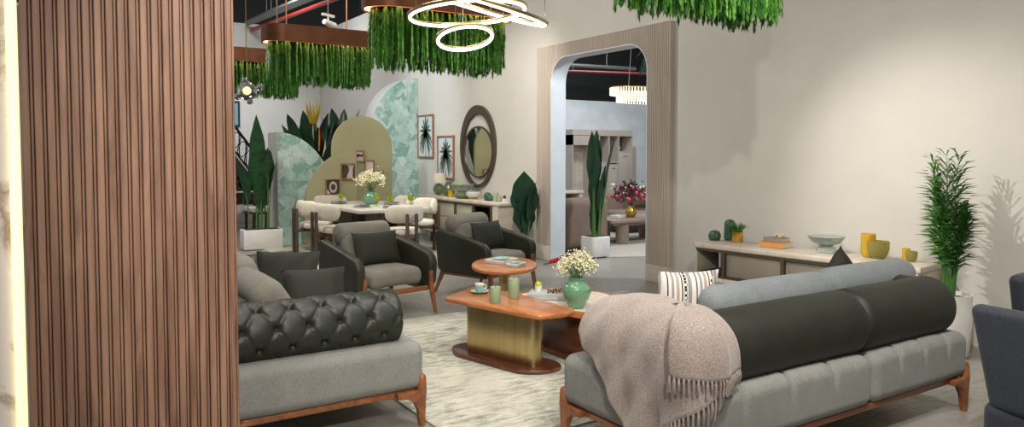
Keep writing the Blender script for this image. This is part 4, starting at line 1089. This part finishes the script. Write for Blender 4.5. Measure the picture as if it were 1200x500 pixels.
# areca palm behind the sofa
t = thing('areca_palm', 'feathery green palm in a white pot beside the right end of the long sideboard', 'plant', (5.72, 2.86, 0))
round_pot(.16, .46)(t)
rs = random.Random(5)
for k in range(17):
    az = 2*pi*k/17*2.4+rs.uniform(-.2, .2); el = R(rs.uniform(85, 89.5)); H = rs.uniform(.55, .98) if k > 2 else 1.06
    mb = MB(); p = V((.035*cos(az), .035*sin(az), .43)); a = el; pts = [p.copy()]
    for i in range(20):
        d = V((cos(az)*cos(a), sin(az)*cos(a), sin(a))); p = p+d*H/20; a -= R(.6) if i > 5 else 0; pts.append(p.copy())
    mb.tube(pts, [.007-.0003*i for i in range(21)], 5)
    for i in range(7 if k > 2 else 10, 21):
        for sd in (-1, 1, -1, 1):
            base = pts[i-1].lerp(pts[i], rs.random()); f = (i-6)/15
            l = (.10+.13*sin(pi*min(1, f*.95+.05)))*rs.uniform(.75, 1.2)
            tn = (pts[i]-pts[i-1]).normalized(); g = az+sd*pi/2+rs.uniform(-.9, .9); s = V((cos(g), sin(g), 0))
            dirr = (tn*(.25+.55*f)+s*(1-.3*f)+V((0, 0, .22))).normalized(); p2 = base+dirr*l*.5; p3 = base+dirr*l+V((0, 0, -.30*l))
            w = dirr.cross(V((0, 0, 1))).normalized()*.0075+V((0, 0, .004))
            mb.add([base-w*.4, base+w*.4, p2+w, p2-w, p3], [(0, 1, 2, 3), (3, 2, 4)])
    mb.build('frond', 'palm', t, 0)
# ------------------------------------------------------------------ green pendants
def green_pendant(loc, label):
    t = thing('greenery_pendant', label, 'pendant lamp', loc, 0, 'copper pendants with hanging greenery')
    hl, r, h = .46, .22, .19
    MB().ringprism(stadium(hl, r), stadium(hl, r-.018), 0, h).build('copper_body', 'copper', t, 50)
    MB().ringprism(stadium(hl, r-.019), stadium(hl, r-.024), .006, h-.01).build('lining', 'copper_in', t, 50)
    MB().prism(stadium(hl, r-.018), h-.02, h-.008).build('cover', 'copper', t, 50)
    lm = MB()
    for k in range(12):
        a = k/11; x = -hl-.10+a*(2*hl+.2)
        lm.ball((x, .155 if abs(x) < hl else .06, .085), .011, 8); lm.ball((x, -.155 if abs(x) < hl else -.06, .085), .011, 8)
    lm.build('bulbs', 'led_warm', t, 60)
    MB().ringprism(stadium(hl, r-.0245), stadium(hl, r-.030), .022, .040).build('light_strip', 'led_copper', t, 50)
    MB().prism(stadium(hl, r-.07), .005, .02).build('greenery_tray', 'copper', t, 50)
    g = MB(); rs = random.Random(7)
    for k in range(330):
        while True:
            x, y = rs.uniform(-hl-.15, hl+.15), rs.uniform(-.17, .17)
            e = max(0, abs(x)-hl)
            if e*e+y*y < .165**2: break
        L = rs.uniform(.36, .49); z = .01; ph = rs.uniform(0, 6)
        sway = (rs.uniform(-.02, .02), rs.uniform(-.02, .02))
        steps = int(L/.026)
        for i in range(steps):
            f = i/steps; p = V((x+sway[0]*f, y+sway[1]*f, z-L*f)); w = .042*(1-.7*f**2)*(.25+.75*min(1, f*4))
            for q in range(3):
                a = ph+i*2.1+q*2.09; o = V((cos(a), sin(a), 0)); l = rs.uniform(.035, .06)
                tip = p+o*w*rs.uniform(.6, 1.1)+V((0, 0, -l)); s = V((-sin(a), cos(a), 0))*.0085
                g.add([p+V((0, 0, .008)), (p+tip)*.5+s+V((0, 0, .004)), tip, (p+tip)*.5-s+V((0, 0, .004))], [(0, 1, 2, 3)])
    o = g.build('hanging_greenery', 'strand', t, 0)
    for x in (-.40, .32): MB().tube([(x, 0, h-.01), (x, 0, 5.2-loc[2])], .008, 8).build('suspension_rod', 'copper_in', t)
    return t
pA = green_pendant((2.87, 8.6, 2.76), 'copper pendant with hanging greenery, complete and lit, over the dining end')
copy_tree(pA, (2.64, 10.75, 2.76), 0, 'copper pendant with hanging greenery, farthest, half hidden behind the walnut column')
copy_tree(pA, (2.90, 5.62, 2.655), 0, 'large copper pendant with hanging greenery behind the glowing rings')
copy_tree(pA, (3.33, 3.10, 2.76), 0, 'hanging greenery pendant over the grey sofa, cut off by the top of the photo')

# ------------------------------------------------------------------ ring chandelier and bubble pendant
t = thing('ring_chandelier', 'chandelier of three tilted glowing rings with gold edges', 'chandelier', (2.31, 3.98, 0))
RT = V((.8406, -.5417, 0)); FW = V((.5417, .8406, 0))
def ring(c, rad, tl, tf, wires, rr=.0092):
    """tl raises the picture-right side, tf raises the far side"""
    ex = (RT*cos(tl)+V((0, 0, sin(tl)))).normalized(); ey = (FW*cos(tf)+V((0, 0, sin(tf)))).normalized(); nz = ex.cross(ey).normalized()
    if nz.z < 0: nz = -nz
    c = V(c); P = [c+ex*rad*cos(a)+ey*rad*sin(a) for a in [2*pi*i/72 for i in range(72)]]
    o = MB().tube([p+(p-c)*.02+nz*.014 for p in P], .0115, 8, closed=True).build('gold_band', 'gold', t, 80)
    MB().tube(P, rr, 8, closed=True).build('light_ring', 'led', t, 80)
    for a in wires:
        p = c+ex*rad*cos(a)+ey*rad*sin(a)
        MB().tube([p+nz*.015, V((p.x*.9, p.y*.9, 5.2))], .0022, 5).build('wire', 'steel', t)
ring((-.05, .03, 2.355), .352, R(5), R(-1), (.9, 2.8, 5.0))
ring((.02, -.01, 2.40), .41, R(-16), R(6.5), (0.1, 2.0, 4.2))
ring((-.062, .04, 2.205), .168, R(7), R(-15), (.3, 2.0, 4.7))
MB().lathe([(0, 5.16), (.25, 5.16), (.25, 5.199), (0, 5.199)], n=30).build('ceiling_plate', 'gold', t, 50)
t = thing('bubble_pendant', 'small clear glass bubble pendant hanging before the farthest greenery', 'pendant lamp', (1.70, 7.23, 2.09))
def shell(c, r, n=22): return MB().ball(c, r, n).ball(c, r*.93, n)
shell((0, 0, 0), .092).build('glass_globe', 'smoke_gl', t, 80)
for c, r in (((.105, -.065, .035), .036), ((-.075, .05, -.055), .032), ((-.02, -.01, .092), .034), ((.02, -.02, -.1), .03)): shell(c, r, 16).build('glass_bubble', 'smoke_gl', t, 80)
MB().ball((0, 0, .0), .022, 12).build('bulb', 'led_cry', t, 80)
MB().tube([(0, 0, .03), (0, 0, 3.11)], .004, 6).build('wire', 'gold', t)

# ------------------------------------------------------------------ navy chairs at the right
def navy_chair(loc, rz, label):
    """front toward local +y"""
    t = thing('dining_chair', label, 'chair', loc, rz, 'navy velvet chairs')
    def bend(x, y, z): 
        k = 1+.16*(z/.21); return (x*k, y+.22*x*x*2-.10*(z+.21)*.5, z)
    MB().rbox((0, -.235, .66), (.50, .085, .43), .038, 4, (10, 2, 8), bend).build('backrest', 'navy', t, 70)
    MB().rbox((0, 0, .385), (.47, .52, .19), .05, 4, (4, 4, 3)).build('seat', 'navy', t, 60)
    for sx in (-1, 1):
        for sy in (-1, 1):
            MB().tube([(sx*.21, sy*.23, 0), (sx*.17, sy*.19, .30)], [.012, .02], 10).build('leg', 'black_metal', t)
    return t
n0 = navy_chair((3.54, 1.27, 0), R(-90), 'navy velvet chair at the right edge, nearer of the two, back to the viewer')
copy_tree(n0, (4.50, 1.55, 0), R(180), 'navy velvet chair behind the nearer one, partly cut off by the photo edge')

# ------------------------------------------------------------------ room behind the archway
t = thing('sofa', 'taupe rounded sofa seen end-on behind the pot in the archway', 'sofa', (7.08, 9.52, 0.0125), R(12))
MB().rbox((0, -.40, .42), (1.15, .26, .78), .12, 5, (4, 3, 3)).build('backrest', 'taupe_sofa', t, 60)
MB().rbox((0, .08, .25), (1.10, .80, .36), .08, 4).build('seat', 'taupe_sofa', t, 60)
for x in (-.50, .50): MB().rbox((x, .05, .36), (.20, .86, .56), .09, 4).build('arm', 'taupe_sofa', t, 60)
MB().rbox((0, 0, .04), (1.0, .9, .08), .01, 2).build('plinth', 'dark_wood', t)
t = thing('console_table', 'low pale console behind the taupe sofa carrying two amber figurines', 'console', (8.35, 11.55, 0.0125), 0)
MB().rbox((0, 0, .745), (1.3, .36, .05), .01, 2).build('top', 'ashY', t)
for x in (-.58, .58): MB().rbox((x, 0, .36), (.08, .32, .72), .01, 2).build('leg', 'ashY', t)
MB().rbox((0, .1, .4), (1.08, .03, .6), .005, 1).build('back_panel', 'taupe_sofa', t)
for (x, h, lab) in ((7.86, .36, 'taller amber glass figurine on the console in the far room'), (8.07, .25, 'shorter amber glass figurine on the console in the far room')):
    t = thing('figurine', lab, 'ornament', (x, 11.52, .783), 0, 'amber figurines')
    MB().lathe([(0, 0), (.045, 0), (.05, h*.2), (.03, h*.42), (.022, h*.5), (.018, h*.7), (.03, h*.78), (.026, h*.92), (0, h)], n=18).build('body', 'yellow_gl', t, 60)
    MB().ball((0, -.03, h*.85), .02, 10).build('head', 'gold2', t, 60)
t = thing('coffee_table', 'pale rectangular coffee table with cylinder legs in the room behind the archway', 'coffee table', (8.68, 9.60, .0125))
MB().prism(roundpoly([(-.85, -.43), (.85, -.43), (.85, .43), (-.85, .43)], .1, 5), .35, .41, .015, k=3).build('tabletop', 'taupe_wood', t)
for x, y in ((-.50, -.28), (.55, -.2), (.5, .25), (-.45, .25)): MB().lathe([(.105, 0), (.11, .01), (.11, .35)], (x, y, 0), 26).build('leg', 'taupe_wood', t, 50)
MB().box((0, 0, .325), (1.5, .7, .04)).build('apron', 'taupe_wood', t, smooth=0)
t = thing('vase', 'round gold vase on the coffee table in the far room', 'vase', (8.55, 9.52, .423))
MB().lathe([(0, 0), (.06, 0), (.095, .06), (.09, .13), (.05, .17), (.055, .19), (.045, .18), (0, .1)], n=26).build('body', 'gold2', t, 60)
b = gyps((8.55, 9.52, .585), .40, .30, 34, 'pink and plum flower bouquet in the gold vase', .020, ('plum_fl', 'plum_fl'), 5)
fl = MB()
for k in range(46):
    a = random.uniform(0, 2*pi); q = sqrt(random.random())*.33; fl.ball((q*cos(a), q*sin(a), .12+.28*random.random()*(1-(q/.5)**2)), random.uniform(.022, .045), 7)
fl.build('pink_blossoms', 'pink_fl', b, 60, label='pink blossoms')
fl = MB()
for k in range(26):
    a = random.uniform(0, 2*pi); q = .2+.16*random.random(); fl.ball((q*cos(a), q*sin(a), .12+.3*random.random()), random.uniform(.012, .026), 6)
fl.build('white_blossoms', 'white_fl', b, 60, label='white blossoms')
o = MB().rbox((0, 0, .03), (.22, .16, .055), .006, 2).build('storage_box', 'plate'); o.location = (8.20, 9.46, .423); o.rotation_euler = (0, 0, .3); tag(o, 'small white box beside the gold vase in the far room', 'box')
t = thing('sofa', 'long taupe sofa with a brown cushion at the back of the far room', 'sofa', (10.3, 10.75, 0.0125), R(-8))
MB().rbox((0, 0, .26), (2.2, .9, .28), .08, 4).build('seat', 'taupe_sofa', t, 60)
MB().rbox((0, .40, .45), (2.2, .24, .55), .1, 4).build('backrest', 'taupe_sofa', t, 60)
MB().rbox((0, 0, .06), (2.1, .8, .12), .01, 2).build('plinth', 'dark_wood', t)
throw_pillow(.6, .45, .18, T(9.95, 10.72, .66) @ RZ(R(-20)) @ RX(R(-14)), 'cushion', 'brown velvet cushion on the long taupe sofa in the far room', wood('brown_velvet', C(112, 84, 70), C(92, 66, 54), 2, 6, .9))
# wall cabinet
t = thing('wall_cabinet', 'tall taupe wall cabinet with open niches in the far room', 'cabinet', (11.9, 15.98, 0))
MB().box((1.05, -.22, 2.06), (2.1, .44, .16)).build('cornice', 'flute', t, smooth=0)
MB().box((1.05, -.02, 1.0), (2.1, .03, 2.0)).build('back_panel', 'niche', t, smooth=0)
MB().box((.45, -.22, 1.86), (.9, .44, .26)).build('arch_header', 'flute', t, smooth=0)
MB().box((.34, -.06, .87), (.62, .06, 1.73)).build('light_panel', 'ashY', t, smooth=0)
for x in (.015, .70, .92, 1.26, 1.60, 2.085): MB().box((x, -.22, 1.0), (.03 if x != .70 else .14, .44, 2.0)).build('upright', 'flute', t, smooth=0)
for (a, b2, z0, z1) in ((.94, 1.25, .0, 1.25), (1.275, 1.585, 0, 1.22), (1.615, 2.07, .62, 1.55)):
    d = MB().rbox(((a+b2)/2, -.40, (z0+z1)/2), (b2-a-.01, .03, z1-z0-.01), .004, 1).build('door', 'flute', t)
    MB().box((b2-a and (a+b2)/2, -.418, z1-.12), (.14, .012, .012)).build('handle', 'bronze', d, smooth=0)
for z in (1.56, .6, .3): MB().box((1.84, -.22, z), (.46, .4, .025)).build('shelf', 'flute', t, smooth=0)
for z in (1.26,): MB().box((1.25, -.22, z), (.66, .4, .025)).build('shelf', 'flute', t, smooth=0)
o = MB().lathe([(0, 0), (.05, 0), (.085, .06), (.08, .12), (.03, .16), (0, .16)], n=20).build('white_ornament', 'plate', None, 60); o.location = (13.62, 15.75, 1.5745); tag(o, 'small round white ornament on a cabinet shelf in the far room', 'ornament')
# crystal chandelier
t = thing('crystal_chandelier', 'oval glowing crystal rod chandelier seen through the archway', 'chandelier', (8.42, 9.12, 2.42))
for (rx, ry, z0, z1, nn) in ((.62, .34, .02, .14, 64), (.50, .26, -.09, .03, 52)):
    rods = MB()
    for k in range(nn):
        a = 2*pi*k/nn; c = V((rx*cos(a), ry*sin(a), 0)); rods.tube([c+V((0, 0, z0)), c+V((0, 0, z1))], .011, 6)
    rods.build('crystal_tier', 'led_cry', t, 40)
    MB().ringprism([(rx*1.03*cos(a), ry*1.03*sin(a)) for a in [2*pi*i/48 for i in range(48)]], [(rx*.95*cos(a), ry*.95*sin(a)) for a in [2*pi*i/48 for i in range(48)]], z1-.004, z1+.012).build('gold_hoop', 'gold2', t, 50)
for x in (-.3, .3):
    MB().tube([(x, 0, .14), (x*.3, 0, 2.78)], .005, 5).build('wire', 'steel', t)
# hanging leaves inside the archway
t = thing('hanging_vine', 'dark green leaves hanging inside the upper right of the archway', 'plant', (6.62, 7.03, 2.30))
MB().tube([(0, 0, .1), (.01, 0, .5), (0, .01, 2.9)], .006, 6).build('vine_stem', 'stem', t)
for k, (az, el, L, W, z) in enumerate(((R(200), R(-60), .32, .12, .52), (R(100), R(-50), .3, .13, .45), (R(300), R(-70), .34, .12, .42), (R(20), R(-75), .3, .12, .38), (R(160), R(-30), .24, .11, .56))):
    lf = MB(); leafmesh(lf, (0, 0, z), az, el, L, W, .3, .2); lf.build('leaf', 'leaf', t, 80)
# red tool on the floor
t = thing('hand_tool', 'small red and grey tool lying on the floor by the foot of the archway', 'tool', (5.86, 8.06, 0), R(-20))
MB().tube([(-.06, 0, .045), (.07, 0, .075)], [.026, .034], 12).build('red_barrel', 'red', t)
MB().tube([(-.14, 0, .02), (-.06, 0, .045)], [.012, .024], 10).build('grey_nozzle', 'grey_metal', t)
MB().rbox((.22, .0, .125), (.26, .02, .024), .006, 2).build('red_bar', 'red', t)
MB().rbox((.33, 0, .07), (.05, .03, .13), .01, 2).build('grip', 'red', t)
MB().tube([(.07, 0, .075), (.12, 0, .12)], .008, 6).build('joint', 'grey_metal', t)

# ------------------------------------------------------------------ far left : dining corner and stair
t = thing('dining_table', 'dark dining table far behind the banana plant', 'dining table', (3.50, 15.3, 0))
MB().prism(roundpoly([(-.75, -.45), (.45, -.45), (.45, .45), (-.75, .45)], .05), .71, .75, .008).build('tabletop', 'dark_wood', t)
for x, y in ((-.65, -.36), (.36, -.36), (-.65, .36), (.36, .36)): MB().rbox((x, y, .355), (.06, .06, .71), .006, 1).build('leg', 'dark_wood', t)
MB().rbox((-.1, -.30, .756), (.5, .22, .012), .004, 1).build('place_runner', 'book_pages', t)
t = thing('dining_chair', 'cream seated dark chair far behind the banana plant', 'dining chair', (3.62, 14.45, 0), R(8))
MB().rbox((0, 0, .45), (.5, .46, .09), .03, 3).build('seat', 'boucle', t, 60)
MB().rbox((0, .02, .385), (.5, .44, .05), .008, 2).build('seat_frame', 'dining_wood', t)
MB().rbox((-.05, -.22, .70), (.34, .05, .28), .03, 3).build('backrest', 'dark_wood', t, 60)
for x in (-.21, .21):
    for y in (-.19, .19): MB().rbox((x, y, .18), (.045, .045, .37), .006, 1).build('leg', 'dark_wood', t)
gyps((3.72, 15.2, .87), .18, .12, 14, 'yellow white flowers in the vase on the far dark table', .028, ('white_fl', 'stem'), 3)
t = thing('vase', 'small glass vase on the far dark table', 'vase', (3.72, 15.2, .7505))
MB().lathe([(0, 0), (.05, 0), (.06, .06), (.04, .12), (.045, .14), (.038, .14), (0, .05)], n=18).build('body', 'smoke_gl', t, 60)
t = thing('staircase', 'dark staircase with an ornate black iron railing at the far left', 'stairs', (3.98, 17.2, 0))
stp = []
x, z = .35, .0
pl = [(-.95, 0), (-.95, 1.95), (-.55, 1.95), (.30, .75), (.30, 0)]
MB().prism(pl, 0, .9, .0, m=XZY).build('stringer', 'dark_wood', t, smooth=0)
dx, dz = .85, -1.20
a0 = V((-.55, 0, 1.97)); a1 = V((.32, 0, .76))
MB().tube([a0+V((0, .02, .62)), a1+V((0, .02, .62))], .03, 6).build('handrail', 'black_metal', t)
MB().tube([a0+V((0, .02, .06)), a1+V((0, .02, .06))], .02, 6).build('lower_rail', 'black_metal', t)
for k in range(7):
    p = a0.lerp(a1, k/6); MB().tube([p+V((0, .02, .05)), p+V((0, .02, .62))], .014, 6).build('baluster', 'black_metal', t)
    if k < 6:
        c = a0.lerp(a1, (k+.5)/6)+V((0, .02, .34))
        MB().tube([c+V((.10*cos(w)*(1+.3*sin(2*w)), 0, .17*sin(w))) for w in [2*pi*i/16 for i in range(16)]], .012, 5, closed=True).build('scroll', 'black_metal', t)
t = thing('shrub', 'dark green shrub growing at the foot of the far staircase', 'plant', (3.80, 16.6, 0))
round_pot(.2, .4)(t)
for k in range(26):
    az = k*2.4; lf = MB(); leafmesh(lf, (.05*cos(az), .05*sin(az), .5+.03*(k % 14)), az, R(20+40*((k*7) % 5)/5), .34, .12, .6); lf.build('leaf', 'leaf_dark', t, 80)
MB().tube([(0, 0, .3), (0, 0, .95)], .02, 6).build('trunk', 'stem', t)
t = thing('window_panel', 'small blue leaded window high on the far left wall', 'window', (3.92, 18.48, 2.45))
MB().ringprism([(-.24, -.3), (.24, -.3), (.24, .3), (-.24, .3)], [(-.21, -.27), (.21, -.27), (.21, .27), (-.21, .27)], -.05, 0.015, m=XZY).build('frame', 'black_metal', t, smooth=0)
MB().box((0, -.01, 0), (.42, .02, .54)).build('pane', 'window_blue', t, smooth=0)
MB().box((0, -.03, 0), (.02, .02, .54)).build('glazing_bar', 'black_metal', t, smooth=0)

# ------------------------------------------------------------------ light
w = bpy.data.worlds.new('showroom_air'); scn.world = w; w.use_nodes = True
w.node_tree.nodes['Background'].inputs['Color'].default_value = (.95, .97, 1, 1); w.node_tree.nodes['Background'].inputs['Strength'].default_value = .26
def look(o, tgt): o.rotation_euler = (V(tgt)-o.location).to_track_quat('-Z', 'Y').to_euler()
def spot(loc, tgt, P, ang=60, blend=.7, size=.06, col=(1, .95, .88)):
    l = bpy.data.lights.new('ceiling_spot', 'SPOT'); l.energy = P; l.spot_size = R(ang); l.spot_blend = blend; l.shadow_soft_size = size; l.color = col
    o = bpy.data.objects.new('ceiling_spot', l); COL.objects.link(o); o.location = loc; look(o, tgt); return o
def area(loc, tgt, P, s, col=(1, .95, .88)):  # soft fill lamps added for brightness, not actual ceiling fittings
    l = bpy.data.lights.new('fill_area', 'AREA'); l.energy = P; l.shape = 'DISK'; l.size = s; l.color = col
    o = bpy.data.objects.new('fill_area', l); COL.objects.link(o); o.location = loc; look(o, tgt); return o
area((1.6, .6, 4.7), (2.0, 2.2, 0), 50, 1.0)
area((1.2, 4.8, 4.9), (2.2, 4.8, 0), 60, 1.0)
area((3.4, 7.6, 4.9), (3.4, 7.6, 0), 55, 1.0)
area((1.0, 10.2, 4.6), (3.4, 11.0, .6), 110, .8)  # fill added from the left to lift the grey partition side
area((4.2, 15.2, 5.1), (4.6, 16.8, .5), 90, 1.0, (.9, .95, 1))
area((9.0, 9.0, 5.0), (9, 9.5, 0), 150, 1.4, (.88, .94, 1))
area((11.5, 13.0, 5.0), (12, 14.5, 0), 110, 1.4, (.88, .94, 1))
spot((3.85, 4.2, 3.05), (6.1, 3.1, .8), 190, 66, 1, .022)
spot((1.5, .85, 3.1), (4.7, 2.6, .7), 280, 74, .7, .03)
spot((.3, -.8, 3.2), (1.6, 3.9, .3), 420, 42, .7, .05)
area((8.2, 5.0, 4.2), (6.3, 8.4, 1.3), 130, .6, (.86, .93, 1))  # added cool fill that brightens the far archway jamb
spot((4.1, 6.9, 4.5), (6.14, 10.3, 1.2), 380, 50, .8, .03)
spot((3.4, 11.4, 4.6), (6.1, 12.4, 2.4), 260, 55, .9, .05, (.84, .92, 1))
spot((2.9, 3.1, 4.8), (2.6, 4.9, 0), 230, 56, .7, .04)
spot((3.8, .8, 4.6), (3.4, 2.5, .5), 240, 60, .8, .04)
spot((1.2, 2.4, 4.8), (1.7, 3.9, .5), 150, 50, .8, .04)
spot((3.2, 4.9, 4.8), (3.2, 6.8, .4), 240, 50, .8, .04)
spot((3.9, 8.6, 4.7), (3.9, 10.2, .7), 300, 50, .8, .04)
spot((2.2, 14.6, 4.7), (3.9, 18.4, 2.4), 420, 45, .9, .06, (.84, .91, 1))
area((-.5, -.3, 3.2), (.0, 2.3, 1.5), 31, .6)  # added front fill for the slatted column and marble

# ------------------------------------------------------------------ camera
cam = bpy.data.cameras.new('camera'); co = bpy.data.objects.new('camera', cam); COL.objects.link(co)
cam.sensor_width = 36; cam.lens = 36*870/1200; cam.shift_y = -(250-217.4)/1200; cam.clip_start = .02
A, P = R(32.8), R(2.46)
co.location = (0, 0, 1.5)
co.rotation_euler = V((sin(A)*cos(P), cos(A)*cos(P), -sin(P))).to_track_quat('-Z', 'Y').to_euler()
scn.camera = co
vs = scn.view_settings
vs.view_transform = 'Standard'; vs.look = 'None'; vs.exposure = .3; vs.gamma = 1; vs.use_curve_mapping = False
